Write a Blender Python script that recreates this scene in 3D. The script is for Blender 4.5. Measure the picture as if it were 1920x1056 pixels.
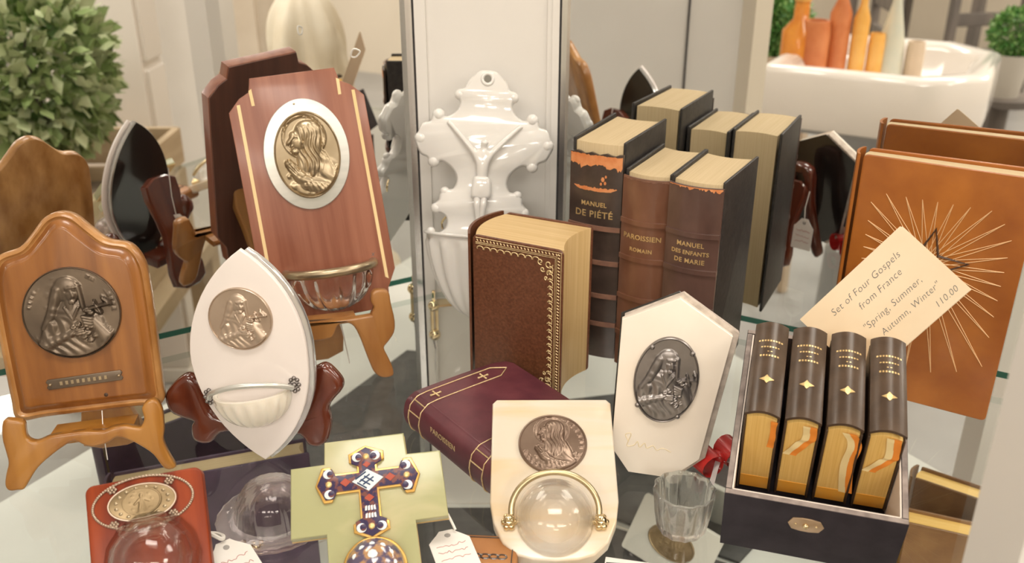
import bpy, math, random
import numpy as np
from math import sin, cos, radians, pi, sqrt
from mathutils import Matrix, Vector

for o in list(bpy.data.objects):
    bpy.data.objects.remove(o)
S = bpy.context.scene
COL = S.collection

# ------------------------------------------------------------------ camera
# metres; the top of the glass shelf is z = 0, the camera looks along +y, 24 degrees down
cam_d = bpy.data.cameras.new('camera')
cam = bpy.data.objects.new('camera', cam_d)
COL.objects.link(cam)
cam.location = (0, 0, .40)
cam.rotation_euler = (radians(90 - 24), 0, 0)
cam_d.sensor_width = 36
cam_d.lens = 36 * 1743 / 1920
cam_d.clip_start = .02
cam_d.dof.use_dof = True
cam_d.dof.focus_distance = .66
cam_d.dof.aperture_fstop = 9
S.camera = cam

# ------------------------------------------------------------------ light
W = bpy.data.worlds.new('world')
S.world = W
W.use_nodes = True
W.node_tree.nodes['Background'].inputs[0].default_value = (1, .95, .88, 1)
W.node_tree.nodes['Background'].inputs[1].default_value = .3
S.view_settings.view_transform = 'Standard'
S.view_settings.look = 'None'
S.view_settings.gamma = 1
S.view_settings.use_curve_mapping = False
S.view_settings.exposure = 0.08
CEIL = 1.75
LAMPS = [  # x, y, size x, size y, watts
    (0, .05, .8, .4, 17), (1.9, .25, 1.0, .5, 24), (-1.9, .25, 1.0, .5, 24),
    (.80, -2.2, 1.2, .5, 46), (-.80, -2.2, 1.2, .5, 46), (0, -4.2, 1.2, .6, 50), (-2.7, -1.9, 1.2, .6, 42), (2.7, -1.9, 1.2, .6, 48),  # last two are added lamps, brightening the shop background in the mirrors
]
lamp_objs = []
for x, y, sx, sy, w in LAMPS:
    ld = bpy.data.lights.new('ceiling_lamp', 'AREA')
    ld.shape = 'RECTANGLE'
    ld.size, ld.size_y, ld.energy = sx, sy, w
    ld.color = (1, .93, .83)
    lo = bpy.data.objects.new('lamp_glow', ld)
    COL.objects.link(lo)
    lo.location = (x, y, CEIL - .05)
    lamp_objs.append(lo)

# ------------------------------------------------------------------ material helpers
MATS = {}


def _nt(name):
    m = bpy.data.materials.new(name)
    m.use_nodes = True
    nt = m.node_tree
    b = nt.nodes['Principled BSDF']
    return m, nt, b


def c4(c):
    return (c[0], c[1], c[2], 1)


def mat(name, c1, c2=None, rough=.5, metal=0., scale=(40, 40, 40), detail=4, bump=0., coat=0., lo=.35, hi=.65,
        sss=0., distort=0., trans=0., spec=.5, rough2=None):
    """principled surface whose colour wanders between c1 and c2 on a stretched noise in object space"""
    if name in MATS:
        return MATS[name]
    m, nt, b = _nt(name)
    N, L = nt.nodes, nt.links
    b.inputs['Base Color'].default_value = c4(c1)
    b.inputs['Roughness'].default_value = rough
    b.inputs['Metallic'].default_value = metal
    b.inputs['Specular IOR Level'].default_value = spec
    b.inputs['Coat Weight'].default_value = coat
    b.inputs['Coat Roughness'].default_value = .12
    if sss:
        b.inputs['Subsurface Weight'].default_value = sss
        b.inputs['Subsurface Radius'].default_value = (.01, .008, .006)
        b.inputs['Subsurface Scale'].default_value = .4
    if c2 is not None or bump:
        tc = N.new('ShaderNodeTexCoord')
        mp = N.new('ShaderNodeMapping')
        mp.inputs['Scale'].default_value = scale
        L.new(tc.outputs['Object'], mp.inputs[0])
        nz = N.new('ShaderNodeTexNoise')
        nz.inputs['Scale'].default_value = 1
        nz.inputs['Detail'].default_value = detail
        nz.inputs['Distortion'].default_value = distort
        L.new(mp.outputs[0], nz.inputs['Vector'])
        if c2 is not None:
            r = N.new('ShaderNodeValToRGB')
            r.color_ramp.elements[0].position = lo
            r.color_ramp.elements[1].position = hi
            r.color_ramp.elements[0].color = c4(c1)
            r.color_ramp.elements[1].color = c4(c2)
            L.new(nz.outputs[0], r.inputs[0])
            L.new(r.outputs[0], b.inputs['Base Color'])
        if rough2 is not None:
            mr = N.new('ShaderNodeMapRange')
            mr.inputs['To Min'].default_value = rough
            mr.inputs['To Max'].default_value = rough2
            L.new(nz.outputs[0], mr.inputs[0])
            L.new(mr.outputs[0], b.inputs['Roughness'])
        if bump:
            bp = N.new('ShaderNodeBump')
            bp.inputs['Strength'].default_value = bump
            bp.inputs['Distance'].default_value = .001
            L.new(nz.outputs[0], bp.inputs['Height'])
            L.new(bp.outputs[0], b.inputs['Normal'])
    MATS[name] = m
    return m


def thin_glass(name, tint=(.97, .99, .98), ior=1.5, rough=0., boost=1., body=None, body_fac=0.):
    """clear pane: light goes straight through, the outer face mirrors by Fresnel"""
    if name in MATS:
        return MATS[name]
    m, nt, b = _nt(name)
    N, L = nt.nodes, nt.links
    N.remove(b)
    out = N['Material Output']
    tr = N.new('ShaderNodeBsdfTransparent')
    tr.inputs[0].default_value = c4(tint)
    gl = N.new('ShaderNodeBsdfGlossy')
    gl.inputs['Roughness'].default_value = rough
    fr = N.new('ShaderNodeFresnel')
    fr.inputs[0].default_value = ior
    ge = N.new('ShaderNodeNewGeometry')
    inv = N.new('ShaderNodeMath'); inv.operation = 'SUBTRACT'; inv.inputs[0].default_value = boost
    mu = N.new('ShaderNodeMath'); mu.operation = 'MULTIPLY'
    bf = N.new('ShaderNodeMath'); bf.operation = 'MULTIPLY'; bf.inputs[1].default_value = boost
    L.new(ge.outputs['Backfacing'], bf.inputs[0])
    L.new(bf.outputs[0], inv.inputs[1])
    L.new(fr.outputs[0], mu.inputs[0]); L.new(inv.outputs[0], mu.inputs[1])
    mx = N.new('ShaderNodeMixShader')
    L.new(mu.outputs[0], mx.inputs[0])
    src = tr
    if body is not None:
        df = N.new('ShaderNodeBsdfDiffuse')
        df.inputs[0].default_value = c4(body)
        m2 = N.new('ShaderNodeMixShader')
        m2.inputs[0].default_value = body_fac
        L.new(tr.outputs[0], m2.inputs[1]); L.new(df.outputs[0], m2.inputs[2])
        src = m2
    L.new(src.outputs[0], mx.inputs[1]); L.new(gl.outputs[0], mx.inputs[2])
    L.new(mx.outputs[0], out.inputs[0])
    MATS[name] = m
    return m


def cast_glass(name, tint=(.985, .98, .975), share=.72):
    """pressed glass: partly refracting, partly clear so that light reaches what lies behind"""
    if name in MATS:
        return MATS[name]
    m, nt, b = _nt(name)
    N, L = nt.nodes, nt.links
    N.remove(b)
    g = N.new('ShaderNodeBsdfGlass')
    g.inputs[0].default_value = c4(tint)
    g.inputs['IOR'].default_value = 1.47
    g.inputs['Roughness'].default_value = .02
    t = N.new('ShaderNodeBsdfTransparent')
    t.inputs[0].default_value = c4(tint)
    mx = N.new('ShaderNodeMixShader')
    mx.inputs[0].default_value = share
    L.new(t.outputs[0], mx.inputs[1]); L.new(g.outputs[0], mx.inputs[2])
    L.new(mx.outputs[0], N['Material Output'].inputs[0])
    MATS[name] = m
    return m


def mirror_mat():
    m, nt, b = _nt('silvered_mirror')
    N, L = nt.nodes, nt.links
    N.remove(b)
    g = N.new('ShaderNodeBsdfGlossy')
    g.inputs[0].default_value = (.90, .91, .90, 1)
    g.inputs['Roughness'].default_value = 0
    L.new(g.outputs[0], N['Material Output'].inputs[0])
    return m


def emis(name, c, s):
    m, nt, b = _nt(name)
    b.inputs['Emission Color'].default_value = c4(c)
    b.inputs['Emission Strength'].default_value = s
    return m


# ------------------------------------------------------------------ mesh helpers (all local numbers in centimetres)
def cr(pts, sub=6, closed=True):
    """Catmull-Rom through the points"""
    P = [np.array(p, float) for p in pts]
    n = len(P)
    out = []
    rng = range(n) if closed else range(n - 1)
    for i in rng:
        if closed:
            a, b, c, d = P[i - 1], P[i], P[(i + 1) % n], P[(i + 2) % n]
        else:
            a, b, c, d = P[max(i - 1, 0)], P[i], P[i + 1], P[min(i + 2, n - 1)]
        for k in range(sub):
            t = k / sub
            out.append(.5 * (2 * b + (c - a) * t + (2 * a - 5 * b + 4 * c - d) * t * t + (3 * b - a - 3 * c + d) * t ** 3))
    if not closed:
        out.append(P[-1])
    return [tuple(p) for p in out]


def area2(o):
    return sum(o[i - 1][0] * o[i][1] - o[i][0] * o[i - 1][1] for i in range(len(o)))


def ccw(o):
    return list(o) if area2(o) > 0 else list(reversed(o))


def inset(o, d):
    if abs(d) < 1e-9:
        return list(o)
    n = len(o)
    res = []
    for i in range(n):
        p, q, r = np.array(o[i - 1][:2]), np.array(o[i][:2]), np.array(o[(i + 1) % n][:2])
        e1, e2 = q - p, r - q
        l1, l2 = np.linalg.norm(e1), np.linalg.norm(e2)
        e1 = e1 / max(l1, 1e-9); e2 = e2 / max(l2, 1e-9)
        n1, n2 = np.array([-e1[1], e1[0]]), np.array([-e2[1], e2[0]])
        k = max(1 + n1 @ n2, .35)
        res.append(tuple(q + d * (n1 + n2) / k))
    return res


def ellipse(rx, ry, n=64, cx=0, cy=0):
    return [(cx + rx * cos(2 * pi * i / n), cy + ry * sin(2 * pi * i / n)) for i in range(n)]


def rrect(x0, y0, x1, y1, r, n=5):
    o = []
    for cx, cy, a in ((x1 - r, y0 + r, -90), (x1 - r, y1 - r, 0), (x0 + r, y1 - r, 90), (x0 + r, y0 + r, 180)):
        for k in range(n + 1):
            t = radians(a + 90 * k / n)
            o.append((cx + r * cos(t), cy + r * sin(t)))
    return o


class MB:
    def __init__(self):
        self.v, self.f, self.m = [], [], []

    def add(self, vs, fs, mi=0, M=None):
        b = len(self.v)
        if M is not None:
            vs = [tuple(M @ Vector(p)) for p in vs]
        self.v += [tuple(p) for p in vs]
        self.f += [tuple(b + i for i in f) for f in fs]
        self.m += [mi] * len(fs)
        return self

    def prism(self, outline, prof, mi=0, M=None, caps=(True, True), mi_front=None, sub=0):
        """stack of insets of one outline: prof = [(inset, z), ...] from back to front; sub > 0 smooths each inset"""
        o = ccw(outline)
        n = len(o) * max(sub, 1)
        vs, fs = [], []
        for d, z in prof:
            q = inset(o, d)
            vs += [(x, y, z) for x, y in (cr(q, sub) if sub else q)]
        for k in range(len(prof) - 1):
            for i in range(n):
                j = (i + 1) % n
                fs.append((k * n + i, k * n + j, (k + 1) * n + j, (k + 1) * n + i))
        self.add(vs, fs, mi, M)
        base = len(self.v) - len(vs)
        if caps[0]:
            self.f.append(tuple(base + i for i in reversed(range(n)))); self.m.append(mi)
        if caps[1]:
            k = len(prof) - 1
            self.f.append(tuple(base + k * n + i for i in range(n))); self.m.append(mi if mi_front is None else mi_front)
        return self

    def slab(self, outline, z0, z1, bev=.05, mi=0, M=None, back=True):
        b = min(bev, abs(z1 - z0) * .45)
        prof = [(b * (1 - cos(radians(a))), z1 - b + b * sin(radians(a))) for a in (0, 30, 60, 90)]
        pre = [(b, z0), (0, z0 + b)] if back else [(0, z0)]
        return self.prism(outline, pre + prof, mi, M)

    def box(self, x0, y0, z0, x1, y1, z1, bev=.05, mi=0, M=None):
        return self.slab([(x0, y0), (x1, y0), (x1, y1), (x0, y1)], z0, z1, bev, mi, M)

    def tube(self, path, r, n=8, mi=0, M=None, closed=False, flat=1.):
        P = [np.array(p, float) for p in path]
        k = len(P)
        rs = r if hasattr(r, '__len__') else [r] * k
        vs, fs = [], []
        up = None
        for i in range(k):
            a = P[i - 1] if (i > 0 or closed) else P[i]
            b = P[(i + 1) % k] if (i < k - 1 or closed) else P[i]
            t = b - a
            t = t / max(np.linalg.norm(t), 1e-9)
            if up is None:
                up = np.array([0, 0, 1.]) if abs(t[2]) < .9 else np.array([1., 0, 0])
            s = np.cross(t, up); s /= max(np.linalg.norm(s), 1e-9)
            up = np.cross(s, t)
            for j in range(n):
                a_ = 2 * pi * j / n
                vs.append(tuple(P[i] + rs[i] * (cos(a_) * s + flat * sin(a_) * up)))
        seg = k if closed else k - 1
        for i in range(seg):
            i2 = (i + 1) % k
            for j in range(n):
                j2 = (j + 1) % n
                fs.append((i * n + j, i2 * n + j, i2 * n + j2, i * n + j2))
        if not closed:
            fs.append(tuple(range(n)))
            fs.append(tuple((k - 1) * n + j for j in reversed(range(n))))
        return self.add(vs, [tuple(reversed(f)) for f in fs], mi, M)

    def lathe(self, prof, n=32, mi=0, M=None, a0=0., a1=2 * pi, flute=0, fdepth=0., sq=(1, 1)):
        """prof = [(r, z)] revolved round z; flutes modulate the radius"""
        full = abs(a1 - a0 - 2 * pi) < 1e-6
        cnt = n if full else n + 1
        vs, fs = [], []
        for r, z in prof:
            for j in range(cnt):
                a = a0 + (a1 - a0) * j / n
                rr = r * (1 + (fdepth * cos(flute * a) if flute else 0))
                vs.append((rr * cos(a) * sq[0], rr * sin(a) * sq[1], z))
        for i in range(len(prof) - 1):
            for j in range(n):
                j2 = (j + 1) % cnt
                fs.append((i * cnt + j, i * cnt + j2, (i + 1) * cnt + j2, (i + 1) * cnt + j))
        return self.add(vs, fs, mi, M)

    def ball(self, c, r, n=10, mi=0, sq=(1, 1, 1)):
        vs, fs = [], []
        m = n // 2 + 1
        for i in range(m + 1):
            t = pi * i / m
            for j in range(n):
                a = 2 * pi * j / n
                vs.append((c[0] + r * sq[0] * sin(t) * cos(a), c[1] + r * sq[1] * sin(t) * sin(a), c[2] - r * sq[2] * cos(t)))
        for i in range(m):
            for j in range(n):
                j2 = (j + 1) % n
                fs.append((i * n + j, i * n + j2, (i + 1) * n + j2, (i + 1) * n + j))
        return self.add(vs, fs, mi)

    def build(self, name, mats, parent=None, smooth=40, M=None, scale=.01):
        me = bpy.data.meshes.new(name)
        me.from_pydata([tuple(c * scale for c in p) for p in self.v], [], self.f)
        if not isinstance(mats, (list, tuple)):
            mats = [mats]
        for m in mats:
            me.materials.append(m)
        if len(mats) > 1:
            me.polygons.foreach_set('material_index', self.m)
        if smooth:
            me.polygons.foreach_set('use_smooth', [True] * len(me.polygons))
            me.set_sharp_from_angle(angle=radians(smooth))
        me.update()
        me.validate()
        o = bpy.data.objects.new(name, me)
        COL.objects.link(o)
        if parent is not None:
            o.parent = parent
        if M is not None:
            o.matrix_basis = M
        return o


def frame(B, az, lean=0., roll=0.):
    """matrix of an upright board: x along its base (compass az), y up its face, z out of its face towards the viewer"""
    a, l = radians(az), radians(lean)
    r = Vector((sin(a), cos(a), 0))
    back = Vector((-r.y, r.x, 0))
    u = Vector((0, 0, 1)) * cos(l) + back * sin(l)
    c, s = cos(radians(roll)), sin(radians(roll))
    r, u = r * c + u * s, u * c - r * s
    n = r.cross(u)
    M = Matrix.Identity(4)
    for i in range(3):
        M[i][0], M[i][1], M[i][2], M[i][3] = r[i], u[i], n[i], B[i]
    return M


def bookframe(B, az):
    """x across the thickness, y from spine to fore edge (compass az), z up the spine"""
    a = radians(az)
    M = Matrix.Identity(4)
    for i, (x, y, z) in enumerate(((cos(a), sin(a), 0), (-sin(a), cos(a), 0), (0, 0, 1))):
        M[i][0], M[i][1], M[i][2], M[i][3] = x, y, z, B[i]
    return M


def tag(o, label, cat=None, group=None, kind=None):
    o['label'] = label
    if cat:
        o['category'] = cat
    if group:
        o['group'] = group
    if kind:
        o['kind'] = kind
    return o


def thing(name, M, label, cat, group=None):
    o = bpy.data.objects.new(name, None)
    COL.objects.link(o)
    o.empty_display_size = .02
    o.matrix_world = M
    return tag(o, label, cat, group)


def struct(o, label):
    o['kind'] = 'structure'
    o['label'] = label
    return o


def T(x=0, y=0, z=0, rz=0, rx=0, ry=0):
    """local placement in centimetres / degrees"""
    return Matrix.Translation((x * .01, y * .01, z * .01)) @ Matrix.Rotation(radians(rz), 4, 'Z') @ Matrix.Rotation(radians(ry), 4, 'Y') @ Matrix.Rotation(radians(rx), 4, 'X')


def text(name, body, size, m, parent, M, shear=0., ext=.004, bend=None, align='CENTER', space=1., bold=0.):
    cu = bpy.data.curves.new(name, 'FONT')
    cu.body = body
    cu.size = size * .01
    cu.shear = shear
    cu.extrude = ext * .01
    cu.offset = bold * .01
    cu.align_x = align
    cu.align_y = 'CENTER'
    cu.space_character = space
    cu.resolution_u = 3
    ob = bpy.data.objects.new(name, cu)
    me = bpy.data.meshes.new_from_object(ob)
    bpy.data.objects.remove(ob)
    bpy.data.curves.remove(cu)
    me.name = name
    if bend is not None:
        for v in me.vertices:
            v.co = bend(v.co)
    me.materials.clear()
    me.materials.append(m)
    o = bpy.data.objects.new(name, me)
    COL.objects.link(o)
    o.parent = parent
    o.matrix_basis = M
    return o


# ------------------------------------------------------------------ relief medals
class Relief:
    def __init__(self, X, Y):
        self.X, self.Y, self.H = X, Y, np.zeros_like(X)

    def _cap(self, x0, y0, x1, y1, r0, r1):
        dx, dy = x1 - x0, y1 - y0
        t = np.clip(((self.X - x0) * dx + (self.Y - y0) * dy) / max(dx * dx + dy * dy, 1e-9), 0, 1)
        d = np.hypot(self.X - x0 - t * dx, self.Y - y0 - t * dy)
        return d / (r0 + (r1 - r0) * t), t

    def cap(self, x0, y0, x1, y1, r0, r1, h, base=0., p=.5):
        q, _ = self._cap(x0, y0, x1, y1, r0, r1)
        self.H = np.maximum(self.H, np.where(q < 1, base + h * np.clip(1 - q * q, 0, 1) ** p, 0))
        return self

    def ell(self, cx, cy, rx, ry, h, rot=0., base=0., p=.5):
        c, s = cos(radians(rot)), sin(radians(rot))
        u = ((self.X - cx) * c + (self.Y - cy) * s) / rx
        v = (-(self.X - cx) * s + (self.Y - cy) * c) / ry
        q = u * u + v * v
        self.H = np.maximum(self.H, np.where(q < 1, base + h * np.clip(1 - q, 0, 1) ** p, 0))
        return self

    def cut(self, x0, y0, x1, y1, r, d):
        q, _ = self._cap(x0, y0, x1, y1, r, r)
        self.H = np.where(q < 1, self.H - d * (1 - q * q), self.H)
        return self

    def ring(self, cx, cy, r, w, h):
        d = np.abs(np.hypot(self.X - cx, self.Y - cy) - r) / w
        self.H = np.maximum(self.H, np.where(d < 1, h * (1 - d * d), 0))
        return self

    def folds(self, cx, cy, rx, ry, ang, freq, amp):
        q = ((self.X - cx) / rx) ** 2 + ((self.Y - cy) / ry) ** 2
        m = np.clip(1 - q, 0, 1) ** .5
        c, s = cos(radians(ang)), sin(radians(ang))
        self.H = self.H + amp * m * np.sin(freq * (self.X * c + self.Y * s + .05 * np.sin(9 * self.Y)))
        return self


def saint_with_cross(R, letters=True):
    """veiled half figure holding a crucifix and roses"""
    R.ell(0, -.72, .74, .62, .16)
    R.cap(-.42, -.25, -.62, -.75, .18, .16, .17).cap(.42, -.22, .62, -.75, .22, .2, .18)
    R.cap(-.05, -.05, 0, -.5, .35, .5, .18)
    R.folds(-.2, -.55, .6, .5, 35, 34, .028)
    R.ell(-.05, .52, .27, .29, .17).cap(-.24, .5, -.40, .0, .13, .12, .19).cap(-.40, .0, -.60, -.3, .12, .05, .18)
    R.cap(.17, .6, .24, .12, .06, .05, .16)
    R.folds(-.3, .2, .25, .5, 75, 30, .012)
    R.cap(-.02, .2, 0, -.02, .13, .15, .17)
    R.ell(.03, .45, .155, .235, .22, 4)
    R.cap(.06, .46, .085, .38, .022, .035, .03, .23).cap(-.05, .56, .12, .57, .03, .03, .02, .22)
    R.cut(-.06, .48, .0, .475, .03, .035).cut(.1, .475, .15, .47, .028, .035).cut(.02, .315, .11, .315, .018, .025)
    R.cap(.03, .255, .07, .25, .05, .04, .02, .21)
    R.cap(-.12, .13, .02, -.14, .03, .03, .03, .17).cap(.15, .12, .02, -.14, .03, .03, .03, .17)
    R.cap(-.62, -.68, .1, -.38, .15, .085, .27).cap(.62, -.55, .40, -.16, .19, .11, .27)
    R.folds(-.3, -.55, .4, .2, 15, 42, .014)
    R.cap(.26, .06, .80, .17, .04, .035, .27).cap(.48, .23, .60, -.02, .035, .035, .26).cap(.66, .28, .82, .14, .05, .03, .2)
    for k in range(4):
        R.cap(.22 + .015 * k, -.08 - .065 * k, .40, -.13 - .06 * k, .034, .04, .06, .25)
    for k in range(3):
        R.cap(.08, -.36 - .05 * k, .24, -.33 - .055 * k, .03, .026, .05, .24)
    rnd = random.Random(4)
    for x, y in ((.02, -.30), (.12, -.24), (.30, -.44), (.36, -.30), (.33, .06), (.40, .0), (.22, -.52), (.34, -.6), (.05, -.42), (.45, -.5)):
        R.ell(x, y, .065, .06, .07, 0, .2).cut(x - .02, y, x + .03, y + .02, .02, .04)
    if letters:
        for k in range(9):
            for a in (168 - 7 * k, 62 - 7.5 * k if k < 9 else 0):
                t = radians(a)
                R.cap(.83 * cos(t), .83 * sin(t), .90 * cos(t), .90 * sin(t), .012, .012, .05)
    return R


def lady_praying(R):
    """veiled head in profile, long hair, hands joined"""
    R.ring(-.03, .42, .49, .02, .07).ring(-.03, .42, .45, .012, .05)
    R.ell(.17, -.72, .52, .55, .14).cap(.22, -.08, .47, -.62, .22, .2, .18)
    R.folds(.35, -.5, .35, .5, 60, 26, .02)
    R.cap(-.13, .12, -.08, -.25, .13, .18, .15)
    R.ell(-.17, .33, .19, .26, .22, 8)
    R.cap(-.30, .42, -.40, .31, .045, .05, .18, .02).cap(-.27, .47, -.30, .4, .09, .07, .2)
    R.cap(-.33, .24, -.34, .22, .035, .035, .19).cap(-.31, .18, -.32, .17, .035, .035, .19).cap(-.25, .10, -.30, .10, .08, .06, .2)
    R.cut(-.28, .385, -.2, .395, .025, .05).cut(-.36, .205, -.29, .2, .012, .05)
    R.ell(.06, .50, .30, .30, .26).cap(.12, .35, .10, -.25, .24, .20, .26).cap(.10, -.25, .06, -.45, .16, .07, .22)
    H0 = R.H.copy()
    R.folds(.1, .1, .30, .62, 8, 58, .045)
    R.cap(-.13, .6, -.10, .28, .05, .03, .27)
    R.cap(-.47, -.16, -.24, -.50, .075, .13, .24).cap(-.43, -.13, -.2, -.46, .07, .12, .27)
    for k in range(4):
        R.cut(-.50 + .045 * k, -.20 + .03 * k, -.33 + .035 * k, -.40 + .02 * k, .012, .05)
    R.cap(-.24, -.5, -.05, -.62, .12, .15, .26).cap(-.08, -.66, .30, -.78, .16, .18, .27)
    for k in range(5):
        R.cut(-.12 + .11 * k, -.62 - .02 * k, -.06 + .14 * k, -.95, .022, .06)
    R.ell(-.35, -.68, .12, .09, .06).ell(-.26, -.8, .1, .08, .05).ell(-.48, -.45, .05, .05, .06).ell(.62, -.36, .045, .05, .07)
    return R


def two_profiles(R):
    R.ell(-.28, .1, .26, .5, .16).ell(.16, .05, .30, .62, .2).cap(.30, .4, .42, -.7, .26, .3, .17)
    R.cap(-.25, -.35, -.05, -.75, .3, .4, .13)
    R.folds(.25, -.1, .4, .7, 10, 26, .03)
    R.cap(-.3, .5, -.42, .3, .07, .06, .17).cap(-.44, .22, -.46, .16, .05, .05, .17).cap(-.34, -.06, -.2, -.06, .05, .05, .2)
    R.cap(0, .62, .06, .2, .06, .05, .24).cap(.05, .2, 0, -.6, .04, .04, .2).cap(.2, .6, .24, .1, .05, .05, .24)
    R.cap(-.62, .5, -.66, .0, .05, .04, .1).cap(.62, .5, .66, .0, .05, .04, .12)
    for x, y in ((-.5, -.5), (-.28, -.72), (-.1, -.82), (.1, -.84), (.3, -.78), (.48, -.62), (-.62, -.3), (.72, -.1)):
        R.ell(x, y, .07, .06, .08).cut(x, y - .04, x + .02, y + .04, .02, .05)
    return R


def hooded_profile(R):
    """veiled head in profile with a thorny edge of small leaves"""
    lady_praying(R)
    for k in range(13):
        a = radians(200 + 11 * k)
        R.cap(.82 * cos(a), .82 * sin(a), .9 * cos(a + .05), .9 * sin(a + .05), .035, .02, .12)
    for k in range(6):
        a = radians(60 - 14 * k)
        R.cap(.80 * cos(a), .80 * sin(a), .88 * cos(a), .88 * sin(a), .03, .03, .08)
    return R


def standing_figure(R):
    R.cap(0, .1, 0, -.75, .2, .33, .16).folds(0, -.35, .35, .6, 3, 30, .025)
    R.cap(.1, .2, .55, -.05, .09, .06, .14).cap(-.1, .2, -.5, -.15, .09, .07, .13)
    R.ell(0, .42, .13, .19, .2).ring(0, .42, .26, .03, .05)
    for x, y in ((-.6, .45), (.55, .5), (-.65, -.5), (.6, -.55), (-.4, .7), (.75, .1), (-.78, .0), (.35, -.8), (-.3, -.82)):
        R.ell(x, y, .13, .1, .07)
    return R


def medal(name, parent, m, rx, ry, fig, M, depth=.35, thick=.18, rim=.05, rings=58, segs=150, rimh=.09, unit=None):
    """cast plaquette: thick disc with a modelled relief, in the parent's frame"""
    rr = np.concatenate([np.linspace(0, 1 - rim, rings), [1 - rim * .85, 1 - rim * .5, 1 - rim * .15, 1.]])
    aa = np.linspace(0, 2 * pi, segs, endpoint=False)
    Rg, Ag = np.meshgrid(rr, aa, indexing='ij')
    unit = unit or ry
    X, Y = Rg * np.cos(Ag) * rx, Rg * np.sin(Ag) * ry
    R = Relief(X / unit, Y / unit)
    fig(R)
    H = R.H * np.clip((1 - rim - Rg) / .03 + .15, 0, 1)
    q = np.abs(Rg - (1 - rim * .5)) / (rim * .5)
    H = np.where(Rg > 1 - rim, rimh * np.clip(1.15 - q * q, 0, 1), H)
    Z = thick + H * depth * unit
    mb = MB()
    nr = len(rr)
    vs = [(float(X[0, 0]), float(Y[0, 0]), float(Z[0].mean()))]
    for i in range(1, nr):
        vs += list(zip(X[i].tolist(), Y[i].tolist(), Z[i].tolist()))
    vs += list(zip(X[-1].tolist(), Y[-1].tolist(), [0.] * segs))
    fs = []
    for j in range(segs):
        fs.append((0, 1 + j, 1 + (j + 1) % segs))
    for i in range(1, nr):
        a, b = 1 + (i - 1) * segs, 1 + i * segs
        for j in range(segs):
            j2 = (j + 1) % segs
            fs.append((a + j, b + j, b + j2, a + j2))
    mb.add(vs, fs)
    return mb.build(name, m, parent, smooth=60, M=M)


def half_bowl(R, depth, h, flutes=0, fd=0., wall=.22, n=40, rows=12, out=.8, foot=.12, power=2.):
    """half cup against a board (local: x across, y up with rim at 0, z out)"""
    mb = MB()

    def prof(k, sh):
        t = k / rows
        yy = -h * t
        r = max(1 - t ** power, 0) ** .5
        return yy, r

    vs, fs = [], []
    for s, (RR, DD) in enumerate(((R, depth), (R - wall, depth - wall))):
        for k in range(rows + 1):
            yy, r = prof(k, s)
            r = max(r, foot)
            if s:
                yy = yy * (1 - wall / h)
            for j in range(n + 1):
                a = pi * j / n
                q = 1 + (fd * cos(flutes * 2 * a) * min(1, r * 1.5) * (k > 1) if not s else 0)
                vs.append((RR * r * q * cos(a), yy, DD * r * q * sin(a)))
    c = n + 1
    o2 = (rows + 1) * c
    for k in range(rows):
        for j in range(n):
            a = k * c + j
            fs.append((a, a + c, a + c + 1, a + 1))
            b = o2 + a
            fs.append((b, b + 1, b + c + 1, b + c))
    for j in range(n):
        fs.append((j, j + 1, o2 + j + 1, o2 + j))
        a = rows * c + j
        fs.append((a, o2 + a, o2 + a + 1, a + 1))
    for k in range(rows):
        for j in (0, n):
            a, b = k * c + j, (k + 1) * c + j
            fs.append((a, o2 + a, o2 + b, b) if j == 0 else (a, b, o2 + b, o2 + a))
    mb.add(vs, fs)
    return mb

# ================================================================== the cabinet
FLOOR = -.85
DECK = -.28
white_paint = mat('white_paint', (.80, .77, .73), (.76, .73, .69), rough=.38, scale=(6, 6, 6))
deck_paint = mat('deck_paint', (.76, .75, .71), (.70, .69, .65), rough=.4, scale=(9, 9, 9))
silver = mat('silver_trim', (.75, .74, .73), (.62, .61, .60), rough=.25, metal=.9, scale=(80, 80, 4))
dark_gap = mat('dark_gap', (.05, .045, .045), rough=.7)
mirror = mirror_mat()
glass_top = thin_glass('shelf_glass', (.975, .99, .983), 1.5)
glass_edge = thin_glass('shelf_edge', (.10, .34, .25), 1.5, body=(.02, .13, .10), body_fac=.75)
_n, _l = glass_edge.node_tree.nodes, glass_edge.node_tree.links      # the rear edge seen from inside the pane stays clear
_out = _n['Material Output']
_front = _out.inputs[0].links[0].from_socket
_t, _g, _m = _n.new('ShaderNodeBsdfTransparent'), _n.new('ShaderNodeNewGeometry'), _n.new('ShaderNodeMixShader')
_t.inputs[0].default_value = (.80, .86, .84, 1)
_l.new(_g.outputs['Backfacing'], _m.inputs[0]); _l.new(_front, _m.inputs[1]); _l.new(_t.outputs[0], _m.inputs[2]); _l.new(_m.outputs[0], _out.inputs[0])

ML0, MLD = Vector((-.327, .7515, 0)), Vector((.859, .512, 0)).normalized()
MR0, MRD = Vector((.227, .7875, 0)), Vector((.875, -.484, 0)).normalized()
MLN = Vector((-MLD.y, MLD.x, 0))       # pointing behind the left mirror
MRN = Vector((-MRD.y, MRD.x, 0))


def opposite(side, x, y):
    """the place in the room that the mirror shows at (x, y) behind its glass"""
    p0, n = (ML0, MLN) if side == 'l' else (MR0, MRN)
    v = Vector((x, y, 0))
    v = v - 2 * ((v - p0).dot(n)) * n
    return v.x, v.y


def seen(side, u, v, d):
    """room point (x, y, z) whose mirror image lies along picture direction (u, v) at distance d"""
    p = radians(24)
    a, b = (u - 960) / 1743, (528 - v) / 1743
    x, y, z = a, cos(p) + b * sin(p), -sin(p) + b * cos(p)
    X, Y = opposite(side, x * d, y * d)
    return X, Y, .40 + z * d


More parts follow.
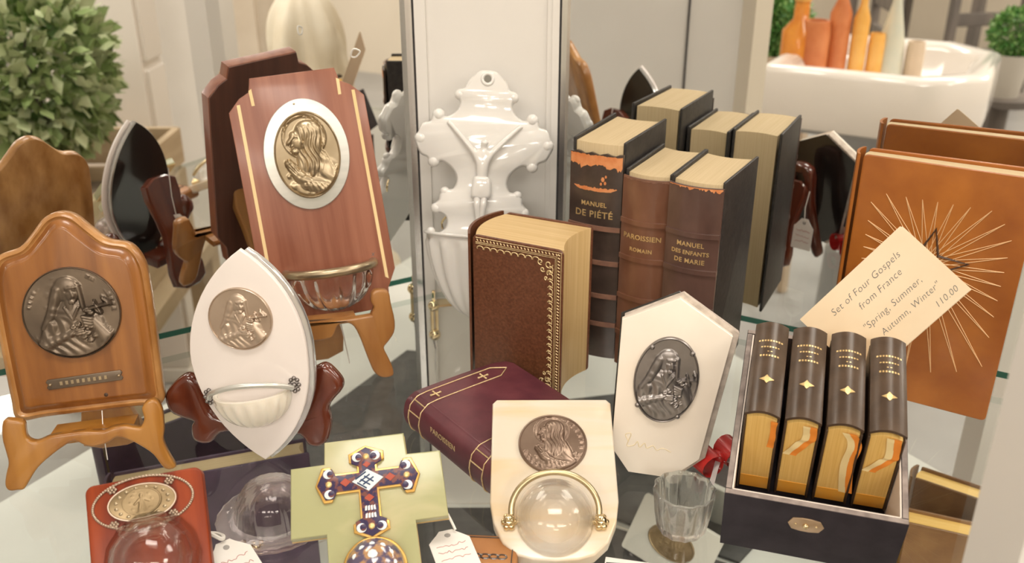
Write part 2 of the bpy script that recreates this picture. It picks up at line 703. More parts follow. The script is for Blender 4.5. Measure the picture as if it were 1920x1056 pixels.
def wall_slab(name, p, q, z0, z1, th, m, bev=.0006):
    """vertical board from p to q; thickness grows to the back (left of p->q)"""
    p, q = Vector((p[0], p[1], 0)), Vector((q[0], q[1], 0))
    d = (q - p).normalized()
    n = Vector((-d.y, d.x, 0)) * th
    o = [(p.x, p.y), (q.x, q.y), (q.x + n.x, q.y + n.y), (p.x + n.x, p.y + n.y)]
    return MB().slab(o, z0, z1, bev).build(name, m, smooth=0, scale=1)


pl = ML0 + MLD * ((-.0955 - ML0.x) / MLD.x)
pr = MR0 + MRD * ((.0485 - MR0.x) / MRD.x)
ml_far = ML0 + MLD * -.36
mr_far = MR0 + MRD * .42
struct(wall_slab('wall_left_mirror', ml_far, pl, DECK, .75, .006, mirror), 'tall mirror lining the left back of the display cabinet')
struct(wall_slab('wall_right_mirror', pr, mr_far, DECK, .75, .006, mirror), 'tall mirror lining the right back of the display cabinet')
PY = .888
struct(MB().slab([(-.0945, PY), (.0475, PY), (.0475, PY + .02), (-.0945, PY + .02)], DECK, .75, .0006).build('wall_corner_panel', white_paint, smooth=0, scale=1),
       'white painted corner panel between the two mirrors')
for i, (x0, x1, y, m, lb) in enumerate((
        (-.0985, -.0925, PY - .007, silver, 'silver edge strip beside the left mirror'),
        (-.0925, -.0905, PY - .003, dark_gap, 'dark joint beside the left silver strip'),
        (-.0905, -.0800, PY - .006, white_paint, 'white moulding strip at the left of the corner panel'),
        (.0330, .0375, PY - .004, white_paint, 'narrow white bead at the right of the corner panel'),
        (.0375, .0440, PY - .006, white_paint, 'white moulding strip at the right of the corner panel'),
        (.0440, .0460, PY - .003, dark_gap, 'dark joint beside the right silver strip'),
        (.0460, .0510, PY - .007, silver, 'silver edge strip beside the right mirror'))):
    struct(MB().slab([(x0, y), (x1, y), (x1, PY), (x0, PY)], DECK, .75, .0008).build('trim_%d' % (i + 1), m, smooth=0, scale=1), lb)

# white deck below, front board, side panel and posts
deck_pts = [(pl.x, pl.y), (pr.x, pr.y), (mr_far.x, mr_far.y), (mr_far.x, .445), (ml_far.x, .445), (ml_far.x, ml_far.y)]
struct(MB().slab(deck_pts, DECK - .03, DECK, .001).build('floor_cabinet_deck', deck_paint, smooth=0, scale=1), 'white painted deck at the bottom of the cabinet')
struct(wall_slab('wall_cabinet_front', (ml_far.x, .465), (mr_far.x, .465), FLOOR, DECK - .03, .02, white_paint), 'white front board below the cabinet deck')
sd0, sd1 = Vector((-.385, .215, 0)), Vector((-.585, .565, 0))
struct(wall_slab('wall_cabinet_side', sd1, sd0, FLOOR, .75, -.02, white_paint), 'white side panel of the display cabinet')
mid = sd0.lerp(sd1, .22)
dd = (sd1 - sd0).normalized()
off = Vector((dd.y, -dd.x, 0)) * .003
struct(wall_slab('trim_20', mid + off, mid + dd * .003 + off, DECK, .75, .003, dark_gap), 'dark joint in the white side panel')
struct(MB().slab([(-.40, .175), (-.355, .175), (-.355, .215), (-.40, .215)], FLOOR, .75, .002).build('trim_21', mat('cream_paint', (.78, .70, .58), rough=.4), smooth=0, scale=1), 'cream front post of the cabinet')
struct(MB().slab([(.1965, .285), (.226, .285), (.226, .325), (.199, .325)], FLOOR, .75, .002).build('trim_22', white_paint, smooth=0, scale=1), 'white front post of the cabinet near the lens')

# glass shelf
shelf_pts = [(-.0754, .872), (.0222, .872), (.53, .592), (.53, .34), (-.36, .34), (-.52, .6075)]
mb = MB().prism(shelf_pts, [(0, -.006), (0, 0)], 1)
mb.m[-1] = 0
mb.m[-2] = 0
sh = mb.build('glass_shelf', [glass_top, glass_edge], smooth=0, scale=1)
tag(sh, 'clear glass shelf with green edges carrying the whole display', 'shelf')

# charcoal display mat lying in the corner of the deck
q0 = ML0 + MLD * ((-.17 - ML0.x) / MLD.x) - MLN * .004
q1 = MR0 + MRD * ((.24 - MR0.x) / MRD.x) - MRN * .004
mat_pts = [(-.0935, PY - .012), (.0465, PY - .012), (q1.x, q1.y), (.20, .655), (-.10, .655), (q0.x, q0.y)]
tag(MB().slab(mat_pts, DECK, DECK + .004, .0008).build('display_mat', mat('charcoal_felt', (.055, .052, .050), (.085, .08, .076), rough=.6, scale=(60, 60, 60)), smooth=0, scale=1), 'charcoal display mat lying on the white deck under the shelf', 'mat')

# brass shelf clip on the corner panel
brass = mat('polished_brass', (.83, .68, .42), (.74, .58, .33), rough=.14, metal=1., scale=(60, 60, 60))
clip = thing('shelf_clip', Matrix.Translation((-.081, .872, -.030)), 'small polished brass shelf clip with two balls on the corner panel', 'shelf clip')
MB().ball((0, -.3, 1.55), .62, 16).build('upper_ball', brass, clip)
MB().ball((0, -.3, -1.8), .62, 16).build('lower_ball', brass, clip)
MB().tube([(-.22, -.3, 1.2), (-.22, -.3, -1.5)], .2, 10).tube([(.25, -.1, 1.2), (.25, -.1, -1.5)], .2, 10).build('rod', brass, clip)
MB().prism([(.2, -.6), (2.1, -.2), (2.1, 1.0), (.2, 1.0)], [(0, 1.5), (0, 1.75)]).box(-.15, -.3, 1.9, .15, .0, 3.2, .03).build('bracket', brass, clip)
MB().tube([(0, -.2, -2.4), (.1, -.15, -3.6), (0, -.1, -5.6), (.1, -.1, -8.5)], [.28, .2, .12, .06], 8).build('hanging_bead_string', cast_glass('clear_glass'), clip)

# ================================================================== the shop that the mirrors show
floor_m = mat('concrete', (.42, .41, .40), (.33, .32, .31), rough=.35, scale=(3, 3, 3), detail=8)
wall_m = mat('shop_wall', (.72, .64, .53), (.68, .60, .49), rough=.8, scale=(2, 2, 2))
ceil_m = mat('shop_ceiling', (.82, .79, .74), rough=.9)
X0, X1, Y0, Y1 = -4.2, 4.2, -5.2, 1.5
struct(MB().box(X0, Y0, FLOOR - .1, X1, Y1, FLOOR, .001).build('floor', floor_m, smooth=0, scale=1), 'grey polished concrete shop floor')
struct(MB().box(X0, Y0, CEIL, X1, Y1, CEIL + .1, .001).build('ceiling', ceil_m, smooth=0, scale=1), 'off white shop ceiling')
struct(MB().box(X0 - .1, Y0, FLOOR, X0, Y1, CEIL, .001).build('wall_left', wall_m, smooth=0, scale=1), 'beige shop wall on the left')
struct(MB().box(X1, Y0, FLOOR, X1 + .1, Y1, CEIL, .001).build('wall_right', wall_m, smooth=0, scale=1), 'beige shop wall on the right')
struct(MB().box(X0, Y0 - .1, FLOOR, X1, Y0, CEIL, .001).build('wall_back', wall_m, smooth=0, scale=1), 'beige shop wall behind the photographer')
struct(MB().box(X0, Y1, FLOOR, X1, Y1 + .1, CEIL, .001).build('wall_front', wall_m, smooth=0, scale=1), 'beige shop wall behind the cabinet')
LAMP_AT = ('right above the display cabinet', 'above the right side of the cabinet', 'above the left side of the cabinet', 'over the aisle behind on the right', 'over the aisle behind on the left', 'nearest the back wall', 'added to brighten the basin side of the shop', 'added to brighten the plant side of the shop')
LAMP_DONE = []
for lo, (x, y, sx, sy, w) in zip(lamp_objs, LAMPS):
    t = thing('ceiling_light', Matrix.Translation((x, y, CEIL)), 'flat white framed ceiling light panel ' + LAMP_AT[len(LAMP_DONE)], 'ceiling light', 'ceiling light panels of the shop')
    LAMP_DONE.append(t)
    mb = MB()
    for a in (-1, 1):
        mb.box(a * sx * 50 - 2, -sy * 50, -4, a * sx * 50 + 2, sy * 50, 0, .2)
        mb.box(-sx * 50, a * sy * 50 - 2, -4, sx * 50, a * sy * 50 + 2, 0, .2)
    mb.build('lamp_frame', white_paint, t)
    lo.parent = t
    lo.matrix_world = Matrix.Translation((x, y, CEIL - .03))


def leafy(rx, rz, n, size, seed, squash=1.):
    rnd = random.Random(seed)
    mb = MB()
    for _ in range(n):
        d = Vector((rnd.gauss(0, 1), rnd.gauss(0, 1), rnd.gauss(0, 1))).normalized()
        k = rnd.uniform(.75, 1.05)
        c = Vector((d.x * rx * k, d.y * rx * k, d.z * rz * k))
        s = size * rnd.uniform(.7, 1.3)
        t = (d + Vector((rnd.gauss(0, .6), rnd.gauss(0, .6), rnd.gauss(0, .6)))).normalized()
        w = t.cross(Vector((rnd.gauss(0, 1), rnd.gauss(0, 1), rnd.gauss(0, 1)))).normalized()
        mb.add([c, c + t * s * .5 + w * s * .3, c + t * s, c + t * s * .5 - w * s * .3], [(0, 1, 2, 3)], rnd.randrange(2))
    return mb


leaf_a = mat('leaf_green', (.07, .22, .04), (.12, .32, .07), rough=.45, scale=(30, 30, 30))
leaf_b = mat('leaf_light', (.20, .36, .10), (.27, .44, .16), rough=.5, scale=(30, 30, 30))
sage_a = mat('sage_leaf', (.26, .36, .13), (.36, .46, .2), rough=.6, scale=(30, 30, 30))
sage_b = mat('pale_leaf', (.48, .56, .30), (.6, .64, .40), rough=.6, scale=(30, 30, 30))
pot_m = mat('beige_pot', (.70, .56, .42), (.62, .49, .36), rough=.6, scale=(20, 20, 20))
porcelain_sink = mat('sink_enamel', (.86, .80, .74), rough=.12, coat=.4)

# sink with bottles, to be seen in the right mirror
SD = 2.3
sx, sy, _ = seen('r', 1665, 120, SD)
SZ = -.02
sink = thing('wash_basin', Matrix.Translation((sx, sy, SZ)) @ Matrix.Rotation(radians(62), 4, 'Z'), 'white enamel wash basin with chamfered corners reflected behind the books', 'basin')
so = [(-29, -12), (-17, -24), (17, -24), (29, -12), (29, 24), (-29, 24)]
so = cr([p for p in inset(ccw(so), 0)], 1)
MB().prism(so, [(4, -15), (.6, -14), (0, -12.5), (0, -1.6), (.5, -.5), (1.6, 0), (4.2, 0), (5.2, -.5), (6.2, -2), (8, -9), (10, -10)]).build('basin_bowl', porcelain_sink, sink, smooth=50)
MB().prism(inset(ccw(so), 5), [(0, -16), (0, -14)]).build('basin_base', mat('grey_metal', (.38, .38, .38), rough=.5), sink)
MB().lathe([(16, -83), (16, -80), (9, -76), (8, -30), (12, -18), (13, -15)], 24).build('pedestal', mat('grey_metal', (.38, .38, .38)), sink)
amber = mat('amber_glass', (.80, .32, .05), (.65, .20, .03), rough=.15, scale=(20, 20, 20))
ambers = mat('amber_light', (.88, .50, .14), (.80, .40, .08), rough=.2, scale=(20, 20, 20))
rust = mat('rust_red', (.55, .16, .05), (.66, .24, .09), rough=.4, scale=(20, 20, 20))
pale_gl = mat('pale_bottle', (.58, .60, .52), (.66, .64, .52), rough=.15, scale=(20, 20, 20))
bot = [
    (1526, 97, 3.4, 9, rust, 'short rust red jar standing in the basin', 'jar'),
    (1570, 84, 2.6, 22, rust, 'tall rust red bottle standing in the basin', 'bottle'),
    (1606, 108, 2.0, 20, ambers, 'slender amber bottle at the front of the basin', 'bottle'),
    (1672, 74, 3.2, 17, pale_gl, 'pale grey conical bottle in the basin', 'bottle'),
    (1500, 52, 4.2, 15, amber, 'wide orange jar at the back of the basin', 'jar'),
    (1640, 106, 2.0, 6, ambers, 'small yellow votive glass in the basin', 'votive glass'),
    (1716, 100, 2.2, 4, pot_m, 'small pale pink dish in the basin', 'dish'),
]
for u, v, r, h, m, lb, ct in bot:
    x, y, z = seen('r', u, v, SD)
    t = thing(ct.replace(' ', '_'), Matrix.Translation((x, y, SZ - .09)), lb, ct)
    h2 = h + 8
    if 'conical' in lb:
        MB().lathe([(r, 0), (r * 1.15, 2), (r, h2 * .45), (r * .35, h2 * .85), (r * .4, h2), (0, h2)], 20).build('bottle_body', m, t)
    elif h > 10:
        MB().lathe([(r * .9, 0), (r, 1), (r, h2 * .62), (r * .45, h2 * .74), (r * .42, h2 * .95)], 20).build('bottle_body', m, t)
        MB().lathe([(r * .5, h2 * .93), (r * .5, h2), (0, h2)], 16).build('stopper', ambers, t)
    else:
        MB().lathe([(r * .8, 0), (r, h2 * .3), (r, h2 * .8), (r * .9, h2), (r * .7, h2), (r * .65, h2 * .6)], 20).build('jar_body', m, t)
x, y, z = seen('r', 1450, 160, 2.75)
t = thing('topiary', Matrix.Translation((x, y, SZ - .20)), 'clipped round green topiary ball in a beige pot', 'plant')
MB().lathe([(5.0, 0), (7.0, 11), (7.0, 12.5), (6.2, 12.5), (6.0, 11)], 24).build('pot', pot_m, t)
o = leafy(8.2, 8.6, 2800, 1.9, 3).build('foliage', [leaf_a, leaf_b], t, smooth=0, M=T(0, 0, 20.5)); o['kind'] = 'stuff'
MB().ball((0, 0, 20.5), 7.2, 16).build('foliage_core', leaf_a, t)
MB().tube([(0, 0, 10), (0, 0, 15)], .6, 8).build('stem', pot_m, t)
x, y, z = seen('r', 1450, 160, 2.75)
t = thing('plant_stand', Matrix.Translation((x, y, FLOOR)), 'pale wooden stand under the topiary pot', 'stand')
hh = (SZ - .20 - FLOOR) * 100
MB().box(-9, -9, hh - 3, 9, 9, hh, .3).build('stand_top', pot_m, t)
for a in (-1, 1):
    for b in (-1, 1):
        MB().box(a * 7 - 1.2, b * 7 - 1.2, 0, a * 7 + 1.2, b * 7 + 1.2, hh - 3, .2).build('leg', pot_m, t)

# dark chairs and a table far across the shop (right mirror)
dark_wood = mat('dark_chair_wood', (.10, .085, .075), (.16, .13, .11), rough=.5, scale=(20, 20, 5))
for k, (u, v, d, lb) in enumerate(((1740, 60, 3.9, 'dark bentwood chair far behind the basin'), (1905, 40, 4.2, 'dark chair far off at the picture edge'))):
    x, y, z = seen('r', u, v, d)
    t = thing('chair', Matrix.Translation((x, y, FLOOR)) @ Matrix.Rotation(radians(40 + 70 * k), 4, 'Z'), lb, 'chair')
    MB().box(-21, -21, 43, 21, 21, 46, .8).build('seat', dark_wood, t)
    for a in (-1, 1):
        MB().box(a * 19 - 1.8, -20, 0, a * 19 + 1.8, -16.5, 43, .3).build('leg', dark_wood, t)
        MB().box(a * 19 - 1.8, 16.5, 0, a * 19 + 1.8, 20, 92, .3).build('leg', dark_wood, t)
    for h in (60, 74, 88):
        MB().box(-18, 17, h - 3, 18, 19.5, h + 3, .3).build('back_slat', dark_wood, t)
x, y, z = seen('r', 1760, 20, 5.3)
t = thing('side_table', Matrix.Translation((x, y, FLOOR)), 'pale grey table far across the shop', 'table')
grey_p = mat('grey_paint', (.62, .60, .58), rough=.5)
MB().box(-45, -30, 68, 45, 30, 72, .5).build('table_top', grey_p, t)
for a in (-1, 1):
    for b in (-1, 1):
        MB().box(a * 40 - 2.5, b * 26 - 2.5, 0, a * 40 + 2.5, b * 26 + 2.5, 68, .3).build('leg', dark_wood, t)
x, y, z = seen('r', 1905, 60, 2.6)
t = thing('potted_shrub', Matrix.Translation((x, y, z - .14)), 'small green shrub in a grey pot at the picture edge', 'plant')
MB().lathe([(4, -4), (5.5, 8), (5.0, 8), (4.6, 5)], 20).build('pot', mat('stone_pot', (.5, .46, .4), rough=.7), t)
o = leafy(6, 6, 1200, 1.8, 8).build('foliage', [leaf_a, leaf_b], t, smooth=0, M=T(0, 0, 14)); o['kind'] = 'stuff'
t = thing('plant_stand', Matrix.Translation((x, y, FLOOR)), 'tall stand under the small green shrub', 'stand')
MB().lathe([(12, 0), (12, 2), (3, 4), (2.5, (z - .18 - FLOOR) * 100 - 3), (9, (z - .18 - FLOOR) * 100 - 2), (9, (z - .18 - FLOOR) * 100), (0, (z - .18 - FLOOR) * 100)], 20).build('pedestal', dark_wood, t)

# left mirror: leafy plant, crate, white shelving, draped statue
x, y, z = seen('l', 55, 130, 1.75)
t = thing('fern_plant', Matrix.Translation((x, y, z)), 'loose sage green leafy plant spilling over a wooden crate', 'plant')
o = leafy(14, 17, 2400, 3.6, 5).build('foliage', [sage_a, sage_b], t, smooth=0); o['kind'] = 'stuff'
o = leafy(10, 14, 500, 4.0, 6).build('inner_foliage', [leaf_b, sage_a], t, smooth=0); o['kind'] = 'stuff'
MB().tube([(0, 0, -32), (1, 0, -10), (0, 0, 8)], .7, 8).build('stem', dark_wood, t)
crate_m = mat('crate_wood', (.46, .34, .21), (.56, .43, .28), rough=.7, scale=(4, 4, 40))
t = thing('wooden_crate', Matrix.Translation((x, y, z - .44)) @ Matrix.Rotation(radians(-30), 4, 'Z'), 'weathered brown wooden crate under the leafy plant', 'crate')
for i in range(3):
    for s in (-1, 1):
        MB().box(-26, s * 17 - .8, i * 9, 26, s * 17 + .8, i * 9 + 8, .2).build('plank', crate_m, t)
        MB().box(s * 26 - .8, -17, i * 9, s * 26 + .8, 17, i * 9 + 8, .2).build('plank', crate_m, t)
MB().box(-26, -17, 0, 26, 17, 1.2, .2).build('base', crate_m, t)
MB().box(-25, -16, 1.2, 25, 16, 14, .2).build('soil', mat('soil', (.16, .12, .08), rough=.9), t)
t = thing('low_table', Matrix.Translation((x, y, FLOOR)) @ Matrix.Rotation(radians(-30), 4, 'Z'), 'low brown table carrying the crate', 'table')
hh = (z - .44 - FLOOR) * 100
MB().box(-32, -22, hh - 4, 32, 22, hh, .3).build('table_top', crate_m, t)
for a in (-1, 1):
    for b in (-1, 1):
        MB().box(a * 28 - 3, b * 18 - 3, 0, a * 28 + 3, b * 18 + 3, hh - 4, .3).build('leg', crate_m, t)
linen = mat('pale_linen', (.82, .72, .60), (.76, .66, .54), rough=.8, scale=(8, 8, 8))
for u, v, d, wdt, hgt, m, lb in ((190, 120, 2.2, 13, 62, mat('warm_white', (.84, .78, .72), rough=.5), 'narrow cream bookcase beside the leafy plant'), (345, 110, 2.95, 34, 120, white_paint, 'white painted cupboard beyond the cabinet post'), (450, 60, 3.5, 42, 120, linen, 'cream cupboard behind the praying figure plaque')):
    x, y, z = seen('l', u, v, d)
    t = thing('cupboard', Matrix.Translation((x, y, FLOOR)) @ Matrix.Rotation(radians(-28), 4, 'Z'), lb, 'cupboard')
    top = max(hgt, (z - FLOOR) * 100 + 30)
    MB().box(-wdt / 2, -12, 4, wdt / 2, 12, top, .4).build('body', m, t)
    for k in range(4):
        a, b = 7 + (top - 10) * k / 4, 5 + (top - 10) * (k + 1) / 4
        MB().box(-wdt / 2 + 1.5, 11.8, a, wdt / 2 - 1.5, 13, b, .3).build('drawer', m, t)
        MB().box(-wdt / 2 + 1.5, -13, a, wdt / 2 - 1.5, -11.8, b, .3).build('drawer', m, t)
    MB().box(-wdt / 2 - 1, -13, 0, wdt / 2 + 1, 13, 4, .3).build('plinth', m, t)
x, y, z = seen('l', 262, 120, 2.55)
t = thing('door_frame', Matrix.Translation((x, y, FLOOR)) @ Matrix.Rotation(radians(-35), 4, 'Z'), 'cream painted upright door frame seen in the left mirror', 'door frame')
MB().box(-4, -5, 0, 4, 5, 200, .4).build('upright', linen, t)
MB().box(-.8, -5.6, 0, .8, 5.6, 200, .2).build('stop_bead', white_paint, t)
x, y, z = seen('l', 585, 150, 1.9)
plaster = mat('plaster', (.80, .72, .58), (.72, .62, .46), rough=.55, scale=(14, 14, 14))
st = thing('draped_statue', Matrix.Translation((x, y, z - .37)) @ Matrix.Rotation(radians(150), 4, 'Z'), 'cream plaster statue wrapped in a draped veil', 'statue')
mb = MB()
vs, fs = [], []
NR, NA = 44, 56
for i in range(NR + 1):
    t_ = i / NR
    zz = t_ * 56
    r = 12.5 - 2.5 * t_ if t_ < .55 else 11.1 - 2.2 * (t_ - .55) / .2 if t_ < .75 else 8.9 * max(1 - ((t_ - .75) / .25) ** 2.4, 0) ** .5
    for j in range(NA):
        a = 2 * pi * j / NA
        w = 1 + .15 * sin(5 * a + 7 * t_) * (1 - t_ * .4) + .06 * sin(11 * a - 9 * t_)
        vs.append((r * w * cos(a) + 3.5 * sin(t_ * 2.6), r * w * .8 * sin(a), zz))
for i in range(NR):
    for j in range(NA):
        j2 = (j + 1) % NA
        fs.append((i * NA + j, i * NA + j2, (i + 1) * NA + j2, (i + 1) * NA + j))
mb.add(vs, fs)
mb.build('veil', plaster, st, smooth=70)
MB().ball((2.5, -3.2, 44), 4.4, 18, sq=(.85, .9, 1.2)).build('face', plaster, st)
MB().lathe([(13, -4), (13, 0), (11, 1.5), (0, 1.5)], 28).build('base', plaster, st)
t = thing('pedestal', Matrix.Translation((x, y, FLOOR)), 'plain cream pedestal under the draped statue', 'pedestal')
hh = (z - .41 - FLOOR) * 100
MB().lathe([(17, 0), (17, 4), (12, 7), (11, hh - 6), (16, hh - 3), (16, hh), (0, hh)], 28).build('column', plaster, t)

# ================================================================== things on the shelf
oak = mat('honey_wood', (.21, .07, .012), (.34, .13, .028), rough=.32, scale=(70, 7, 70), detail=6, bump=.12, coat=.35, distort=.4)
oak_edge = mat('worn_edge', (.30, .12, .025), (.52, .26, .085), rough=.35, scale=(60, 25, 60), detail=6, coat=.3)
easel_y = mat('easel_honey', (.29, .11, .015), (.42, .185, .033), rough=.3, scale=(60, 8, 60), coat=.4)
easel_o = mat('easel_amber', (.28, .11, .026), (.40, .18, .05), rough=.35, scale=(60, 8, 60), coat=.3)
easel_r = mat('easel_mahogany', (.075, .014, .007), (.135, .03, .013), rough=.22, scale=(60, 8, 60), coat=.5)
mahog = mat('mahogany', (.235, .074, .038), (.33, .122, .068), rough=.36, scale=(120, 6, 120), detail=7, bump=.1, coat=.2)
mahog_dk = mat('mahogany_back', (.085, .03, .018), (.14, .05, .03), rough=.45, scale=(90, 6, 90))
inlay = mat('boxwood_inlay', (.80, .58, .28), (.86, .66, .36), rough=.4, scale=(60, 9, 60))
bronze_dk = mat('dark_bronze', (0.13, 0.1, 0.075), (0.22, 0.17, 0.125), rough=0.34, metal=0.75, scale=(30, 30, 30), bump=.1)
bronze_lt = mat('light_bronze', (0.36, 0.28, 0.175), (0.48, 0.385, 0.26), rough=0.3, metal=0.8, scale=(30, 30, 30))
bronze_pk = mat('rosy_bronze', (0.5, 0.39, 0.3), (0.6, 0.48, 0.38), rough=0.33, metal=0.75, scale=(30, 30, 30))
bronze_br = mat('brown_bronze', (0.2, 0.135, 0.1), (0.29, 0.21, 0.16), rough=0.36, metal=0.75, scale=(30, 30, 30), bump=.15)
pewter = mat('pewter', (0.21, 0.19, 0.18), (0.31, 0.28, 0.265), rough=0.32, metal=0.8, scale=(30, 30, 30))
alu = mat('brushed_aluminium', (.66, .66, .62), (.74, .73, .69), rough=.34, metal=.6, scale=(20, 200, 20))
gold = mat('gold_leaf', (.83, .62, .30), (.70, .48, .20), rough=.35, metal=.55, scale=(300, 300, 300))
gold_soft = mat('gold_tooling', (.74, .58, .33), (.58, .42, .20), rough=.42, metal=.35, scale=(500, 500, 500))
pages = mat('aged_pages', (.58, .45, .27), (.52, .395, .225), rough=.75, scale=(900, 12, 12), detail=3)
pages_gold = mat('gilt_pages', (.95, .64, .22), (.86, .54, .15), rough=.45, metal=.1, scale=(900, 14, 14), detail=3)
string_m = mat('white_string', (.78, .75, .70), rough=.8)
paper_w = mat('white_card', (.84, .81, .77), (.80, .77, .72), rough=.7, scale=(40, 40, 40))
ink = mat('grey_ink', (.13, .12, .12), rough=.7)
ink_red = mat('red_ink', (.5, .22, .2), rough=.7)
black_back = mat('black_gloss_back', (.02, .018, .017), rough=.08, coat=.6)
clear = cast_glass('clear_glass')
pearl = mat('pearly_glass', (.86, .80, .70), (.80, .74, .63), rough=.14, scale=(30, 30, 30), coat=.6, sss=.3)


def sym(half):
    """mirror a right-hand half outline (listed from bottom to top) about x = 0"""
    return [p for p in half] + [(-x, y) for x, y in reversed(half) if abs(x) > 1e-6]


def price_tag(M, label, w=2.6, h=4.2, scribble=True, lines=()):
    """small white price tag with a string hole; x across, y towards the hole, z up out of the card"""
    t = thing('price_tag', M, label, 'price tag')
    o = [(-w / 2, 0), (w / 2, 0), (w / 2, h * .72), (w / 2 - .25, h * .80), (w / 4, h * .92), (w / 6, h), (-w / 6, h), (-w / 4, h * .92), (-w / 2 + .25, h * .80), (-w / 2, h * .72)]
    MB().prism(o, [(0, 0), (0, .035)]).build('card', paper_w, t, smooth=0)
    MB().lathe([(.0, .05), (.14, .05), (.2, .04)], 14).build('eyelet', mat('eyelet', (.35, .33, .31), rough=.5), t, M=T(0, h * .86, 0))
    if lines:
        for k, s in enumerate(lines):
            text('handwriting', s, h * .17, ink, t, T(0, h * (.58 - .2 * k), .045), shear=.3)
    elif scribble:
        rnd = random.Random(len(label))
        for k in range(3):
            y = h * (.6 - .17 * k)
            p = [(-w * .36 + w * .72 * i / 14, y + rnd.uniform(-.12, .12), .05) for i in range(15)]
            MB().tube(cr(p, 3, False), .022, 4).build('handwriting', ink_red, t)
    return t


# ---- wooden plaque with arched top
F = frame((-.3078, .579, .037), 79, 14, 1.5)
th = thing('wooden_plaque', F @ T(0, 0, -1.5), 'honey brown arched wooden plaque with a round saint medal and small nameplate', 'plaque')
half = [(0, 0), (3.0, 0), (5.0, .0), (5.2, 1.6), (5.25, 3.5), (5.3, 6), (5.3, 9.0), (5.15, 10.7), (4.4, 12.0), (2.9, 12.5), (1.9, 13.45), (1.0, 14.4), (0, 14.75)]
ol = ccw(sym(half))
MB().prism(ol, [(.1, 0), (0, .1), (0, .95), (.12, 1.12), (.32, 1.22), (.42, 1.08), (.52, 1.05)], 0, caps=(True, False), sub=5).build('moulded_edge', oak_edge, th, smooth=50)
MB().prism(ol, [(.50, .9), (.52, 1.05), (.75, 1.15), (.95, 1.42), (1.05, 1.5), (1.15, 1.51)], 0, caps=(False, True), sub=5).build('board', oak, th, smooth=50)
medal('medal', th, bronze_dk, 3.3, 3.3, lambda R: saint_with_cross(R), T(.0, 7.55, 1.5, -2), depth=.52, rim=.035)
npl = [(-2.5, -.38), (2.5, -.38), (2.62, -.2), (2.5, 0), (2.62, .2), (2.5, .38), (-2.5, .38), (-2.62, .2), (-2.5, 0), (-2.62, -.2)]
p = MB().slab(npl, 0, .12, .05).build('nameplate', bronze_dk, th, M=T(.1, 2.55, 1.5, 1.5))
for s in (-1, 1):
    MB().ball((s * 2.35, 0, .14), .12, 10).build('pin', bronze_lt, p)
for k in range(9):
    MB().box(-1.7 + .38 * k, -.14, .11, -1.5 + .38 * k, .14, .15, .015).build('raised_letter_mark', bronze_lt, p, smooth=0)
MB().ball((1.35, 1.25, 1.5), .16, 10, sq=(1, 1, .3)).build('nail_hole', mat('dark_nail', (.06, .03, .015), rough=.6), th)

MB().tube([(.9, .1, 1.5), (1.0, -1.2, 2.4), (1.05, -3.3, 2.6)], .04, 5).build('thread', string_m, th)

# ---- plate easels
E1 = [(-5.2, 5.07), (-4.59, 5.08), (-3.96, 4.8), (-3.94, 4.17), (-3.86, 3.62), (-3.36, 3.3), (-2.5, 3.55), (-1.53, 3.6), (-.27, 3.6), (.41, 3.5), (1.11, 3.45), (1.71, 3.6), (2.56, 3.6), (3.38, 3.33), (3.7, 3.6), (3.83, 4.06), (3.77, 4.71), (4.2, 5.2), (4.77, 5.2), (5.1, 4.4), (5.05, 2.9), (4.9, 2.1), (5.2, .9), (5.5, .02), (4.75, .0), (4.1, 1.2), (3.34, 1.97), (2.69, 2.48), (1.88, 2.85), (1.27, 2.55), (.4, 2.37), (-.28, 2.56), (-.92, 2.99), (-1.66, 2.71), (-2.57, 2.15), (-3.5, 1.44), (-4.17, .6), (-4.6, .02), (-5.0, 0), (-5.55, .05), (-5.75, .5), (-5.56, 1.32), (-5.31, 2.06), (-5.37, 3.0), (-5.43, 3.95)]


def easel(M, label, m, front, z0, z1, ledge, strut, bev=.18, gap=0., smooth=3):
    t = thing('plate_easel', M, label, 'easel')
    for k, f in enumerate(front):
        MB().slab(cr(f, smooth), z0, z1, bev).build('front_frame' if len(front) == 1 else 'front_arm', m, t, smooth=45)
    if ledge:
        MB().box(*ledge, .15).build('ledge', m, t)
    x, w, h, d = strut     # back strut: centre x, width, height, splay to the back
    P = [(x - w / 2, .0), (x + w / 2, 0), (x + w / 2 * .7, h * .5), (x + w / 2, h), (x - w / 2, h), (x - w / 2 * .7, h * .5)]
    MB().slab(cr(P, 3), -.5, .5, .15).build('back_leg', m, t, M=T(0, 0, -d - gap, 0, degreesx(d, h)))
    return t


def degreesx(d, h):
    return math.degrees(math.atan2(d * .75, h))


easel(frame((-.2995, .556, 0), 75, 14, 0), 'honey coloured wooden easel holding the arched plaque', easel_y, [E1], .1, 1.0, (-2.6, 2.6, -2.4, 3.0, 3.45, .2), (0, 4.5, 9, 5.5), gap=2.6)
E2L = [(-7.3, 3.7), (-6.8, 4.6), (-5.9, 5.4), (-5.2, 5.5), (-4.6, 4.8), (-4.2, 3.6), (-3.6, 2.4), (-1.5, 1.9), (-1.5, 1.1), (-3.3, .9), (-4.1, .05), (-5.0, .0), (-5.5, .45), (-5.5, 1.36), (-5.3, 1.75), (-6.0, 2.0), (-7.0, 2.5)]
E2R = [(3.3, 5.6), (4.45, 6.5), (5.1, 6.6), (5.75, 6.0), (6.2, 5.3), (6.1, 4.6), (5.5, 3.9), (5.05, 3.1), (5.2, 2.0), (4.9, .6), (4.3, .0), (3.4, .1), (2.8, .9), (1.2, 1.1), (1.2, 1.9), (2.6, 2.6), (3.2, 4.2)]
